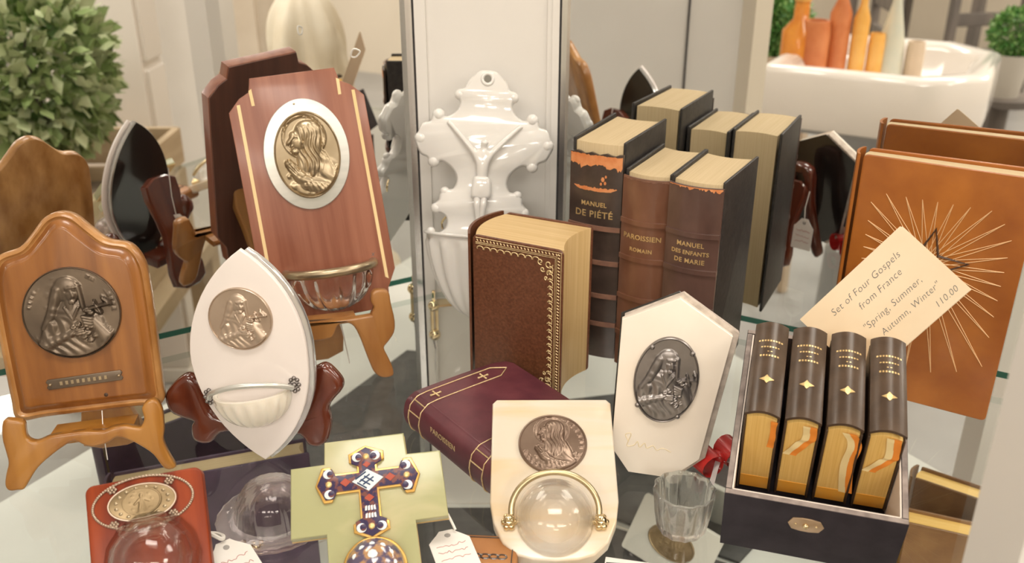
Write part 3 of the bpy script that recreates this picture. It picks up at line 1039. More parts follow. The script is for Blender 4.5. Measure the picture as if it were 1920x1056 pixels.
easel(frame((-.1872, .5983, 0), 93, 8, 0), 'dark red carved wooden easel behind the pointed white font', easel_r, [E2L, E2R], -.5, .9, (-2.0, 1.0, -2.6, 1.8, 2.0, -.2), (-.5, 4.2, 11, 5.5), bev=.5)
E3 = [(-.36, 7.5), (.1, 7.75), (.8, 7.65), (1.09, 7.3), (1.15, 6.5), (1.36, 4.93), (1.21, 3.86), (.64, 3.11), (.25, 2.62), (.54, 1.76), (.85, .76), (.81, .05), (-.1, .0), (-.72, .55), (-1.04, 1.41), (-1.34, 2.54), (-1.63, 3.65), (-2.05, 4.77), (-2.6, 5.2), (-3.4, 5.1), (-3.9, 4.2), (-4.6, 4.0), (-5.4, 4.2), (-5.9, 5.1)]
E3 = E3 + [(-5.9 - (-5.9 - x) * -1, y) for x, y in []]
ax = -5.0
E3full = [(x, y) for x, y in E3 if x > ax] + [(2 * ax - x, y) for x, y in reversed(E3) if x > ax]
E3full += [(2 * ax + .95, 5.8), (2 * ax + 1.2, 5.7), (-9.0, 5.6), (-5, 5.5), (-1.0, 5.6), (-.55, 5.75), (-.3, 6.3), (-.5, 6.8)]
easel(frame((-.1112, .6985, 0), 74, 10, 0), 'amber wooden easel holding the mahogany plaque', easel_o, [E3full], -.5, .5, (-8.2, 4.9, -2.4, -1.8, 5.5, -.5), (-5, 5, 13, 6), gap=3.2)

# ---- pointed white font with round medal and shell cup
F = frame((-.1815, .5715, .002), 95, 7, 2.6)
th = thing('leaf_shaped_font', F @ T(0, 0, -1.0), 'white pointed oval holy water font with bronze medal and pearly shell cup', 'font')
R1, W1 = 16.05, 4.3
rad = (R1 * R1 / 4 + W1 * W1) / (2 * W1)
arc = [(rad * cos(t) - (rad - W1), 8.0 + rad * sin(t)) for t in np.linspace(-math.asin(R1 / 2 / rad), math.asin(R1 / 2 / rad), 26)]
ol = arc + [(-x, y) for x, y in reversed(arc[1:-1])]
ol = [(x - .35 + .35 * (abs(y - 8) / 8), y) for x, y in ol]
pale = mat('pale_enamel', (.84, .77, .73), (.80, .73, .69), rough=.2, scale=(12, 12, 12), coat=.4)
MB().slab(ol, .55, 1.0, .12).build('front_panel', pale, th, smooth=40)
ol2 = [(x + .35, y - .05) for x, y in ol]
MB().slab(ol2, .0, .55, .1).build('back_panel', mat('mirror_backing', (.62, .61, .60), rough=.12, metal=.7), th, smooth=40)
MB().slab(inset(ccw(ol2), .1), -.08, .0, .02).build('black_backing', black_back, th, smooth=40)
medal('medal', th, bronze_pk, 2.3, 2.3, lambda R: saint_with_cross(R, False), T(-.5, 11.0, 1.0, -3), depth=.42, rim=.05)
hb = half_bowl(2.85, 2.2, 2.75, 9, .035, wall=.3)
hb.build('shell_cup', pearl, th, smooth=60, M=T(-.35, 5.5, 1.0, 5))
rail = MB().tube(cr([(-3.15, -.1, .35), (-2.7, .4, .9), (-1.8, .85, 1.7), (-.5, 1.15, 2.1), (1.0, 1.1, 2.0), (2.2, .75, 1.5), (2.8, .35, .9), (3.15, -.05, .35)], 5, False), .2, 10)
rail.build('rail', alu, th, M=T(-.35, 5.55, 1.0, 7))
for s, yy in ((-1, 5.05), (1, 6.0)):
    mb = MB()
    for k in range(8):
        a = 2 * pi * k / 8
        mb.ball((.32 * cos(a), .5 * sin(a), .05), .17, 8)
    mb.ball((0, 0, .1), .2, 8)
    mb.build('rosette', pewter, th, M=T(-.35 + s * 3.2, yy, 1.0))

# ---- mahogany plaque with oval medal
F = frame((-.1673, .7263, .043), 73, 15, 4)
th = thing('stepped_plaque', F @ T(1.44, 0, -1.25), 'reddish mahogany stepped plaque with pale inlay lines and oval praying lady medal', 'plaque')
half = [(0, -1.0), (4.2, -1.0), (4.7, -.6), (4.9, 1.4), (5.75, 3.0), (5.62, 18.2), (4.62, 19.22), (3.75, 19.65), (3.5, 20.75), (0, 20.75)]
half = [(x, y if y > -.9 else -.3) for x, y in half]
MB().slab(sym(half), 0, 1.25, .06, mi=0).build('board', mahog, th, smooth=30)
MB().slab(inset(ccw(sym(half)), .06), -.12, .0, .02).build('backing', mahog_dk, th, smooth=30)
for s in (-1, 1):
    MB().slab([(s * 4.62, 18.75), (s * 4.9, 18.72), (s * 5.05, 2.2), (s * 4.77, 2.4)], 1.2, 1.275, .01).build('inlay_line', inlay, th, smooth=0)
    MB().slab([(s * 3.5, 19.9), (s * 3.76, 19.75), (s * 3.72, 18.5), (s * 3.46, 18.5)], 1.2, 1.275, .01).build('inlay_line', inlay, th, smooth=0)
oval = MB().slab(ellipse(3.55, 4.65, 90), 0, .2, .06).build('oval_plate', alu, th, M=T(0, 13.95, 1.25, -3))
medal('medal', th, bronze_lt, 2.75, 3.65, lady_praying, T(.02, 13.9, 1.45, -3), depth=.46, rim=.06)
MB().ball((-.55, 4.25, .2), .1, 8, sq=(1, 1, .4)).build('rivet', bronze_lt, oval)
half_bowl(3.45, 2.9, 3.75, 8, .06, wall=.28, power=2.4).build('glass_cup', clear, th, smooth=60, M=T(.25, 4.0, 1.25, -2))
mb = MB()
pth = [(3.75 * cos(a), 0, 3.1 * sin(a)) for a in np.linspace(0, pi, 30)]
mb.tube(pth, .40, 10, flat=1.)
mb.v = [(x * (1 if abs(x) < 3.4 else 1), y, 3.1 * 0 + z) for x, y, z in mb.v]
mb.build('metal_band', bronze_lt, th, smooth=60, M=T(.2, 4.05, 1.3, -2))
MB().tube([(.2, .0, 1.4), (.25, -2.0, 1.9), (.3, -4.4, 2.2)], .06, 5).build('thread', string_m, th)
text('pencil_mark', 'x', .6, ink, th, T(4.0, 4.6, 1.25), shear=.4, ext=.004)

# ---- white porcelain crucifix font
F = frame((-.0365, .802, .004), 90, 17.0, -3.6)
th = thing('porcelain_crucifix_font', F, 'glossy white porcelain crucifix font with scalloped cup leaning on the corner panel', 'font')
porc = mat('white_porcelain', (.77, .745, .71), (.73, .705, .67), rough=.09, scale=(10, 10, 10), coat=.6, sss=.12)
PL = [(0, 23.41), (-.8, 23.3), (-1.38, 22.77), (-1.85, 22.3), (-2.1, 21.7), (-2.75, 21.5), (-2.95, 20.95), (-2.5, 20.4), (-2.6, 19.7), (-3.15, 19.2), (-3.7, 19.0), (-4.03, 19.46), (-4.6, 19.54), (-4.95, 19.05), (-5.1, 18.46), (-5.8, 18.25), (-6.2, 17.44), (-6.5, 16.78), (-6.25, 16.02), (-5.85, 15.34), (-5.2, 15.03), (-5.0, 14.4), (-4.4, 14.28), (-3.95, 14.75), (-3.35, 14.55), (-2.65, 13.9), (-2.4, 13.06), (-2.7, 12.32), (-3.4, 12.28), (-3.9, 11.77), (-4.0, 11.18), (-4.55, 10.6), (-4.35, 9.96), (-3.7, 9.95), (-3.2, 9.6), (-3.1, 8.96), (-3.42, 8.34), (-4.1, 8.06), (-4.6, 8.3), (-4.95, 7.8), (-4.7, 6.2), (-4.0, 4.3), (-3.0, 2.66), (-2.0, 1.65), (-.8, .36), (0, .0)]
ol = ccw(PL + [(-x, y) for x, y in reversed(PL[1:-1])])
MB().prism(ol, [(.2, 0), (.05, .2), (0, .5), (.05, .8), (.14, .98), (.24, 1.08)], sub=3).build('cross_body', porc, th, smooth=50)
mb = MB()
for x, y, r in [(sg * x, y, r) for sg in (-1, 1) for x, y, r in ((2.5, 21.0, .5), (4.35, 19.05, .6), (5.9, 16.8, .6), (4.6, 14.75, .55), (3.4, 12.0, .45), (4.15, 10.4, .5), (4.5, 8.2, .4))]:
    MB().ball((x, y, .72), r, 16, sq=(1, 1, .85)).build('bead_knob', porc, th, smooth=70)
mb = MB()
for a in range(24):
    pass
mb.tube([(.5 * cos(2 * pi * k / 20), 22.55 + .5 * sin(2 * pi * k / 20), 1.0) for k in range(20)], .2, 8, closed=True)
mb.build('hanging_ring', porc, th, smooth=70)
MB().slab(ellipse(.36, .36, 20), 0, .13, .01).build('hanging_hole', mat('hole_grey', (.22, .21, .18), rough=.8), th, M=T(0, 22.55, .98))
# corpus, one continuous skinned figure
me = bpy.data.meshes.new('corpus')
jv = [(0, 12.9, 1.5, .40, .34), (0, 14.2, 1.75, .55, .40), (0, 15.4, 1.85, .62, .42), (0, 16.2, 1.75, .28, .26), (.12, 17.0, 1.95, .42, .42),
      (-.75, 15.75, 1.7, .30, .28), (-1.9, 17.0, 1.5, .24, .22), (-3.1, 18.2, 1.25, .2, .18), (-3.45, 18.5, 1.2, .22, .16),
      (.75, 15.75, 1.7, .30, .28), (1.9, 17.0, 1.5, .24, .22), (3.1, 18.2, 1.25, .2, .18), (3.45, 18.5, 1.2, .22, .16),
      (-.33, 12.4, 1.6, .38, .36), (-.30, 11.0, 1.95, .30, .3), (-.16, 9.6, 1.5, .24, .24), (-.1, 9.1, 1.7, .2, .2),
      (.33, 12.4, 1.6, .38, .36), (.30, 11.0, 1.95, .30, .3), (.16, 9.6, 1.5, .24, .24), (.1, 9.1, 1.7, .2, .2)]
je = [(0, 1), (1, 2), (2, 3), (3, 4), (2, 5), (5, 6), (6, 7), (7, 8), (2, 9), (9, 10), (10, 11), (11, 12), (0, 13), (13, 14), (14, 15), (15, 16), (0, 17), (17, 18), (18, 19), (19, 20)]
me.from_pydata([(a * .01, b * .01, c * .01) for a, b, c, _, _ in jv], je, [])
me.materials.append(porc)
co = bpy.data.objects.new('corpus', me)
COL.objects.link(co)
co.parent = th
md = co.modifiers.new('skin', 'SKIN')
for i, (_, _, _, r1, r2) in enumerate(jv):
    me.skin_vertices[0].data[i].radius = (r1 * .0105, r2 * .0105)
me.skin_vertices[0].data[0].use_root = True
md.use_smooth_shade = True
sb = co.modifiers.new('soft', 'SUBSURF')
sb.levels = sb.render_levels = 2
MB().prism(cr([(-.75, 11.6), (.75, 11.6), (.95, 12.7), (.6, 13.6), (-.6, 13.6), (-.9, 12.7)], 4), [(0, 1.2), (0, 1.8), (.12, 2.05), (.3, 2.15)]).build('loincloth', porc, th, smooth=70)
mb = half_bowl(4.9, 3.4, 7.9, 7, .045, wall=.4, rows=18, n=84, foot=.08, power=1.45)
mb.build('scalloped_cup', porc, th, smooth=70, M=T(0, 8.1, .7))
MB().tube([(5.05 * cos(a), 8.15, .7 + 3.5 * sin(a)) for a in np.linspace(0, pi, 30)], .16, 8).build('cup_lip', porc, th, smooth=70)
MB().tube(cr([(-3.2, 9.6, -.1), (-3.6, 9.0, -.3), (-3.5, 8.4, -.4)], 4, False), .1, 6).build('hook', brass, th)

# ---- hexagonal marble plaque
F = frame((.0964, .5446, .004), 98, 10, -4)
th = thing('marble_plaque', F @ T(.3, .35, -1.5), 'cream marble six sided plaque with an oval pewter saint medal', 'plaque')
hexo = [(-1.75, 0), (1.25, 0), (3.0, 1.7), (3.95, 10.9), (.1, 13.1), (-3.55, 11.1), (-3.15, 1.7)]
marble = mat('cream_marble', (.86, .78, .68), (.83, .73, .62), rough=.22, scale=(18, 18, 18), detail=6, coat=.3)
rough_m = mat('chipped_stone', (.44, .37, .31), (.64, .55, .47), rough=.8, scale=(160, 160, 160), bump=.4)
MB().slab(hexo, .8, 1.5, .06).build('marble_front', marble, th, smooth=25)
MB().slab(inset(ccw([(x + .32, y - .02) for x, y in hexo]), -.16), 0, .85, .05).build('stone_backing', rough_m, th, smooth=25)
MB().slab(inset(ccw(hexo), -.1), -.07, .0, .02).build('black_backing', black_back, th, smooth=25)
medal('medal', th, pewter, 2.2, 3.12, lambda R: saint_with_cross(R, False), T(-.05, 7.25, 1.5, -3), depth=.50, rim=.06, unit=2.75)
for x, y in ((-1.3, 9.5), (1.45, 9.4), (-1.75, 5.2), (1.05, 4.75)):
    MB().ball((x, y, 1.75), .19, 10, sq=(1, 1, .6)).build('rivet', pewter, th)
MB().tube(cr([(-2.0, 2.3, 1.5), (-2.3, 2.8, 1.5), (-1.9, 2.9, 1.5), (-2.1, 2.0, 1.5), (-1.6, 2.1, 1.5), (-1.4, 2.4, 1.5), (-1.2, 2.0, 1.5), (-.9, 2.35, 1.5), (-.7, 2.0, 1.5), (-.3, 2.25, 1.5), (0, 1.95, 1.5), (.4, 2.15, 1.5), (1.0, 1.95, 1.5)], 5, False), .035, 4).build('etched_signature', mat('faint_gilt', (.78, .66, .45), rough=.4), th)
easel(frame((.103, .577, 0), 98, 10, 0), 'dark brown wooden easel behind the marble plaque', easel_r, [[(-2.6, 0), (-1.7, 0), (-.8, 4), (-.6, 9.0), (.6, 9.0), (.8, 4), (1.9, 0), (2.8, 0), (2.4, 2), (1.6, 6), (1.4, 10.2), (-1.4, 10.2), (-1.6, 6), (-2.4, 2)]], -1.4, -.3, None, (0, 2.6, 9, 5))

# ---- onyx font
F = frame((.0295, .4488, .0105), 92, 68, 1.5)
th = thing('onyx_font', F @ T(-.25, 0, -1.1), 'cream banded onyx font with round brown medal and glass cup', 'font')
onyx = mat('cream_onyx', (.68, .60, .49), (.70, .47, .20), rough=.24, scale=(7, 30, 12), detail=5, coat=.2, lo=.44, hi=.74, distort=1.0, sss=.12)
half = [(0, .25), (1.4, .35), (2.4, .65), (3.3, 1.5), (3.9, 2.9), (4.15, 4.4), (4.15, 12.2), (3.85, 12.55), (0, 12.55)]
ol = sym(half)
MB().slab(ol, 0, 1.1, .14).build('onyx_slab', onyx, th, smooth=35)
medal('medal', th, bronze_br, 2.32, 2.32, hooded_profile, T(0, 8.75, 1.1), depth=.42, rim=.06)
gy = 3.0
MB().lathe([(2.45, 0), (2.45, .6), (2.35, 1.2), (1.9, 1.9), (1.2, 2.3), (.35, 2.42), (0, 2.42), (0, 2.22), (.35, 2.2), (1.1, 2.08), (1.7, 1.7), (2.1, 1.1), (2.2, .6), (2.2, 0)], 40).build('glass_cup', clear, th, smooth=60, M=T(.0, gy, 1.1))
pa = [(2.75 * cos(a), .3 + 2.0 * sin(a), 1.3 + 1.3 * sin(a)) for a in np.linspace(-.08, pi + .08, 26)]
MB().tube(pa, .2, 10).build('rail', mat('old_brass', (.50, .40, .24), (.58, .47, .28), rough=.3, metal=.85, scale=(40, 40, 40)), th, smooth=60, M=T(0, gy - .3, 1.0))
for s in (-1, 1):
    mb = MB()
    mb.ball((0, 0, .35), .42, 12, sq=(.9, 1.1, .8))
    for k in range(6):
        a = 2 * pi * k / 6
        mb.ball((.3 * cos(a), .38 * sin(a), .2), .24, 8)
    mb.build('rosette', brass, th, M=T(s * 2.9, gy - .2, 1.1))

# ---- green onyx cross font with enamel crucifix
F = frame((-.0763, .4111, .009), 84, 50, 4)
th = thing('green_onyx_cross', F @ T(0, 0, -.9), 'pale green onyx cross font with a blue enamel crucifix', 'cross')
gonyx = mat('green_onyx', (.38, .375, .195), (.62, .53, .33), rough=.26, scale=(14, 14, 14), detail=4, coat=.12, lo=.50, hi=.74, distort=.8, sss=.15)
crs = [(-2.7, 0), (2.7, 0), (2.62, 4.9), (4.6, 4.9), (4.55, 9.0), (2.48, 9.05), (2.42, 10.4), (-2.48, 10.4), (-2.58, 9.02), (-4.6, 9.0), (-4.8, 4.75), (-2.7, 4.75)]
MB().slab(crs, 0, .9, .09).build('onyx_slab', gonyx, th, smooth=30)
MB().prism(inset(ccw(crs), -.03), [(0, -.1), (0, 0)]).build('amber_edge', mat('amber_stone', (.56, .36, .13), (.68, .47, .2), rough=.4, scale=(30, 30, 30)), th, smooth=0)
enamel = mat('blue_enamel', (.035, .022, .07), (.17, .06, .05), rough=.35, scale=(260, 260, 260), detail=2, coat=.05, lo=.5, hi=.58, spec=.3)
gilt = mat('gilt_edge', (.70, .44, .14), (.60, .34, .08), rough=.3, metal=.7, scale=(60, 60, 60))


def trefoil_cross(w, e):
    cx, cy = 0, 7.65
    o = []
    arms = ((0, 2.15), (90, 0), )
    L = {0: 3.05, 90: 2.05, 180: 3.05, 270: 3.4}
    for a in (0, 90, 180, 270):
        l = L[a] + e
        loc_ = [(w, -w), (l - 1.15, -w), (l - .95, -w - .42 - e * .3), (l - .45, -w - .42 - e * .3), (l - .2, -w * .8), (l, 0), (l - .2, w * .8), (l - .45, w + .42 + e * .3), (l - .95, w + .42 + e * .3), (l - 1.15, w), (w, w)]
        c, s = cos(radians(a)), sin(radians(a))
        o += [(cx + x * c - y * s, cy + x * s + y * c) for x, y in loc_[:-1]]
    return o


MB().slab(trefoil_cross(.62, .12), .88, 1.15, .05).build('gilt_border', gilt, th, smooth=30)
ec = MB().slab(trefoil_cross(.50, 0), 1.1, 1.24, .04).build('enamel_cross', enamel, th, smooth=30)
sky = mat('pale_blue_enamel', (.70, .76, .78), rough=.15, coat=.5)
navy = mat('navy_enamel', (.04, .07, .16), rough=.15, coat=.5)
for ax_, ay in ((2.35, .62), (2.35, -.62), (-2.35, .62), (-2.35, -.62), (.55, 1.45), (-.55, 1.45), (.6, -2.85), (-.6, -2.85)):
    d = MB().slab(ellipse(.30, .28, 20), 0, .06, .02).build('pale_roundel', sky, ec, M=T(ax_, 7.65 + ay, 1.23))
    MB().slab(ellipse(.2, .21, 14, -.13 * np.sign(ax_) if abs(ax_) > 1 else -.1 * np.sign(ax_), -.02 * np.sign(ay)), .05, .075, .01).build('dark_centre', enamel, d)
for ax_, ay in ((2.35, 0), (-2.35, 0), (0, 1.45), (0, -2.8)):
    MB().ball((ax_, 7.65 + ay, 1.24), .2, 10, sq=(1, 1, .5)).build('gold_bead', gold, ec)
for ax_, ay, rr in ((1.35, 0, .33), (-1.35, 0, .33), (0, .95, .25), (0, -1.1, .3)):
    MB().slab([(ax_ - rr, 7.65 + ay), (ax_, 7.65 + ay - rr * .8), (ax_ + rr, 7.65 + ay), (ax_, 7.65 + ay + rr * .8)], 1.22, 1.28, .01).build('red_lozenge', mat('red_enamel', (.38, .06, .03), rough=.2, coat=.5), ec, smooth=0)
for ay in (-1.75, -2.2):
    mb = MB()
    for k in range(4):
        mb.slab([(-.32 + .18 * k, ay + 7.55), (-.2 + .18 * k, ay + 7.55), (-.17 + .16 * k, ay + 7.85), (-.29 + .16 * k, ay + 7.8)], 1.22, 1.27, .01)
    mb.build('white_dashes', mat('white_enamel', (.85, .84, .82), rough=.2), ec, smooth=0)
dm = [(-.95, 7.62), (0, 6.95), (.95, 7.68), (0, 8.3)]
d = MB().slab(dm, 1.2, 1.32, .02).build('centre_lozenge', sky, ec, smooth=0)
mb = MB()
for k in (-1, 0, 1):
    mb.tube([(-.42 + .22 * k, 7.72 + .2 * k * .9 - .02, 1.335), (.12 + .22 * k, 7.30 + .2 * k * .9, 1.335)], .045, 4)
    mb.tube([(-.42 - .22 * k * -1 - .1, 7.55 - .2 * k * .9, 1.335), (.14 + .22 * k, 7.95 - .2 * k * .9, 1.335)], .045, 4)
mb.build('lattice_lines', navy, d)
cup = MB().lathe([(1.75, 0), (1.75, .5), (1.6, 1.3), (1.1, 1.9), (.4, 2.15), (0, 2.2)], 40).build('enamel_cup', mat('cup_enamel', (.10, .08, .14), (.45, .25, .12), rough=.15, scale=(200, 200, 200), detail=2, coat=.6, lo=.45, hi=.6), th, smooth=60, M=T(0, 2.35, .9))
MB().tube([(1.78 * cos(2 * pi * k / 40), 1.78 * sin(2 * pi * k / 40), .25) for k in range(40)], .12, 8, closed=True).build('cup_rim', gilt, cup, smooth=60)
for k in range(7):
    a = pi * k / 6
    MB().ball((1.15 * cos(a), 1.15 * sin(a), 1.72), .2, 8, sq=(1, 1, .6)).build('pale_petal', sky, cup)
MB().ball((0, .55, 2.08), .3, 8, sq=(1, 1, .4)).build('pale_petal', sky, cup)

# ---- red wood font with oval medal and glass bowl
F = frame((-.2062, .4153, .010), 80, 40, 5)
th = thing('red_wood_font', F @ T(0, 0, -1.0), 'glossy red wood font with a beaded oval medal and clear glass cup', 'font')
redw = mat('red_lacquer_wood', (.15, .018, .004), (.28, .045, .010), rough=.36, scale=(90, 6, 90), detail=6, coat=.0, spec=.25)
MB().slab(rrect(-3.35, .0, 3.35, 7.45, .5), 0, 1.0, .12).build('board', redw, th, smooth=35)
mb = MB()
N = 90
for k in range(N):
    a = 2 * pi * k / N
    mb.ball((-.13 + 2.85 * cos(a), 5.95 + 1.5 * sin(a), 1.05), .1, 6)
mb.tube([(-.13 + 2.85 * cos(2 * pi * k / N), 5.95 + 1.5 * sin(2 * pi * k / N), 1.02) for k in range(N)], .07, 6, closed=True)
mb.build('beaded_oval', bronze_pk, th, smooth=60)
brz = mat('antique_gilt', (.34, .25, .14), (.22, .155, .08), rough=.4, metal=.7, scale=(60, 60, 60))
ip = MB().slab(ellipse(1.92, 1.05, 60), 0, .22, .08).build('inner_oval', brz, th, smooth=60, M=T(-.15, 5.95, 1.0))
MB().tube([(1.92 * cos(2 * pi * k / 70), 1.05 * sin(2 * pi * k / 70), .2) for k in range(70)], .07, 6, closed=True).build('inner_beading', bronze_pk, ip, smooth=60)
for k in range(16):
    a = 2 * pi * (k + .5) / 16
    MB().ball((1.5 * cos(a), .86 * sin(a), .22), .13, 8, sq=(1, .8, .5)).build('chased_knob', bronze_lt, ip)
medal('medal', th, brz, 1.12, .80, standing_figure, T(-.15, 5.98, 1.2), depth=.32, rim=.07, rings=36, segs=90)
for x, y in ((-1.8, 6.95), (1.45, 6.9), (-1.85, 4.95), (1.5, 5.0)):
    mb = MB()
    for k in range(6):
        a = 2 * pi * k / 6
        mb.ball((x + .2 * cos(a), y + .15 * sin(a), 1.06), .11, 6)
    mb.ball((x, y, 1.1), .1, 6)
    mb.build('rosette', bronze_pk, th, smooth=60)
MB().lathe([(2.72, 0), (2.72, .35), (2.45, .6), (2.3, 1.3), (1.8, 2.1), (1.0, 2.55), (.3, 2.65), (0, 2.65), (0, 2.4), (.3, 2.4), (.95, 2.3), (1.6, 1.9), (2.05, 1.2), (2.2, .5), (2.2, 0)], 44, flute=14, fdepth=.012).build('glass_cup', clear, th, smooth=60, M=T(.15, 2.55, 1.0))
# small wooden props carrying the reclining fonts
for B, az, lb, h in (((-.2062, .4153, 0), 80, 'hidden brown wooden wedge propping the red wood font', 4.0), ((-.0763, .4111, 0), 84, 'brown wooden wedge propping the green onyx cross', 3.6)):
    t = thing('wooden_wedge', frame(B, az, 0), lb, 'wedge')
    MB().prism([(-3.4 if h < 4 else -.2, 0), (-3.4 if h < 4 else -1.6, h), (-6.2, h), (-6.2, 0)] if False else [(0, 0), (0, 0.01)], [(0, 0)]) if False else None
    M = Matrix(((0, 0, 1, 0), (0, 1, 0, 0), (-1, 0, 0, 0), (0, 0, 0, 1)))
    k = 1.25 if h < 4 else .9
    MB().slab([(1.2 * k + .9, 0), (h * k + .9, h - .9), (h * k + 2.2, h - .9), (h * k + 2.2, 0)], -1.8, 1.8, .08).build('wedge_block', mahog_dk, t, smooth=25, M=M)

# ================================================================== books
def arc_y(x, w, bulge):
    return -bulge * (1 - (2 * x / w) ** 2)


def spine_shell(w, bulge, z0, z1, th=.22, n=14, wave=None):
    """curved strip over the back of a book"""
    mb = MB()
    xs = np.linspace(-w / 2, w / 2, n + 1)
    vs, fs = [], []
    for i, x in enumerate(xs):
        top = z1 if wave is None else z1 - wave(x)
        y = arc_y(x, w, bulge)
        for (yy, zz) in ((y - th, z0), (y - th, top), (y, top), (y, z0)):
            vs.append((x, yy, zz))
    for i in range(n):
        a, b = 4 * i, 4 * i + 4
        for k in range(4):
            k2 = (k + 1) % 4
            fs.append((a + k, b + k, b + k2, a + k2))
    fs.append((3, 2, 1, 0)); fs.append(tuple(4 * n + k for k in range(4)))
    mb.add(vs, [tuple(reversed(f)) for f in fs])
    return mb


def page_block(w, d, h, y0, bulge, hollow, z0):
    xs = np.linspace(-w / 2, w / 2, 15)
    o = [(x, y0 + arc_y(x, w, bulge)) for x in xs] + [(x, d + arc_y(x, w, hollow)) for x in reversed(xs)]
    return MB().prism(o, [(.02, z0), (0, z0 + .03), (0, z0 + h - .03), (.02, z0 + h)])


def book(M, label, w, d, h, leather, page, bulge=.5, board=.26, bands=(), titles=(), band_m=None, splay=(0, 0), group=None,
         name='book', over=.3, spine_m=None, wave=None, hollow=.45, corner=.15, spine_top=0., tcol=None):
    """x across the thickness, y from spine to fore edge, z up"""
    t = thing(name, M, label, 'book', group)
    page_block(w - 2 * board - .02, d - over, h - 2 * over, .35, bulge * .8, hollow, over).build('page_block', page, t, smooth=40)
    Mx = Matrix(((0, 0, 1, 0), (1, 0, 0, 0), (0, 1, 0, 0), (0, 0, 0, 1)))
    for s, sp in ((-1, splay[0]), (1, splay[1])):
        o = rrect(.25, 0, d, h, corner, 4)
        z0, z1 = (w / 2 - board, w / 2) if s > 0 else (-w / 2, -w / 2 + board)
        MB().slab(o, z0, z1, .08).build('front_cover' if s > 0 else 'back_cover', leather, t, smooth=40, M=Matrix.Rotation(radians(-s * sp), 4, 'Z') @ Mx)
    sm = spine_m or leather
    spine_shell(w, bulge, 0, h - spine_top, wave=wave).build('spine', sm, t, smooth=50)
    for z in bands:
        spine_shell(w + .04, bulge, z - .2, z + .2, th=.36).build('raised_band', band_m or sm, t, smooth=70)
    for body, z, size, sp in titles:
        def bend(c):
            x = c.x * 100
            return Vector((c.x, (arc_y(x, w, bulge) - .235) * .01 + -c.z, c.y))
        text('title_lettering', body, size, tcol or gold, t, T(0, 0, z), bend=bend, space=sp, ext=.006, bold=.012)
    return t


brown_dk = mat('dark_brown_leather', (.045, .030, .024), (.075, .050, .040), rough=.30, scale=(60, 60, 60), bump=.2, coat=.35)
black_cloth = mat('black_cloth', (.026, .023, .022), (.042, .037, .034), rough=.45, scale=(200, 200, 200), bump=.25, spec=.3)
brown_md = mat('brown_leather', (.15, .062, .034), (.21, .095, .055), rough=.30, scale=(50, 50, 25), bump=.2, coat=.35)
brown_en = mat('umber_leather', (.085, .045, .036), (.13, .07, .055), rough=.30, scale=(50, 50, 25), bump=.2, coat=.35)
torn = mat('torn_orange_leather', (.62, .20, .06), (.72, .30, .12), rough=.75, scale=(120, 120, 120))
rubbed = mat('rubbed_edge', (.28, .14, .09), (.20, .10, .07), rough=.5, scale=(120, 120, 120))

g3 = 'old prayer books standing on the shelf'
# spine centre from the right-hand front edge of each spine
def spine_at(x, y, w, az):
    a = radians(az)
    return (x - cos(a) * w * .005, y + sin(a) * w * .005, .0005)


rp = random.Random(2)
jag = {}
def ragged(x):
    return .12 + .5 * abs(sin(3.1 * x + 1) * sin(7.3 * x)) * .5
b1 = book(bookframe(spine_at(.0915, .7300, 4.7, 28), 28), 'tall black prayer book titled Manuel de Piete with torn orange spine head', 4.7, 9.6, 19.6, black_cloth, pages, bulge=.35, bands=(12.2, 9.1, 6.0, 3.3), titles=(('MANUEL', 14.25, .55, 1.1), ('DE PIÉTÉ', 13.35, .80, 1.1)), spine_m=brown_dk, band_m=rubbed, splay=(1.2, 1.0), group=g3, wave=lambda x: .1 * sin(5 * x), spine_top=1.0, name='prayer_book')
def on_spine(outline, w, bulge, th=.245, t=.03):
    vs, fs = [], []
    o_ = ccw(outline)
    for lift in (th, th + t):
        vs += [(x, arc_y(x, w, bulge) - lift, z) for x, z in o_]
    n = len(o_)
    fs.append(tuple(n + i for i in range(n)))
    for i in range(n):
        j = (i + 1) % n
        fs.append((i, j, n + j, n + i))
    return MB().add(vs, fs)
def dense(o_, k=4):
    r = []
    for i in range(len(o_)):
        a, b = o_[i], o_[(i + 1) % len(o_)]
        r += [(a[0] + (b[0] - a[0]) * q / k, a[1] + (b[1] - a[1]) * q / k) for q in range(k)]
    return r
def torn_band(w, bulge, top, bot, n=40, x0=None, x1=None, th=.245):
    """ragged strip of bare leather on a spine between two height curves"""
    x0, x1 = (x0 if x0 is not None else -w / 2 + .05), (x1 if x1 is not None else w / 2 - .05)
    vs, fs = [], []
    for k in range(n + 1):
        x = x0 + (x1 - x0) * k / n
        y = arc_y(x, w, bulge) - th
        vs += [(x, y, bot(k)), (x, y, top(k))]
    for k in range(n):
        fs.append((2 * k, 2 * k + 2, 2 * k + 3, 2 * k + 1))
    return MB().add(vs, fs)
rj = random.Random(11)
jj = [rj.uniform(0, 1) for _ in range(80)]
torn_band(4.7, .35, lambda k: 18.52 - .1 * jj[k], lambda k: 17.75 - .45 * sin(k * .13) ** 2 * jj[k + 7] - .22 * jj[k]).build('torn_patch', torn, b1, smooth=0)
torn_band(4.7, .35, lambda k: 15.78 - .12 * jj[k + 30] + .1 * (k / 40 - .5) ** 2, lambda k: 15.38 + .06 * jj[k] + .3 * abs(k / 20 - 1) ** 6, x0=-1.9, x1=1.95).build('torn_strip', torn, b1, smooth=0)
for x, z, r in ((.75, 16.5, .22), (.95, 16.2, .16), (.6, 16.1, .14), (1.0, 16.75, .13)):
    on_spine([(x + r * cos(a) * .7, z + r * sin(a)) for a in np.linspace(0, 2 * pi, 7)[:-1]], 4.7, .35).build('scuff', torn, b1, smooth=0)

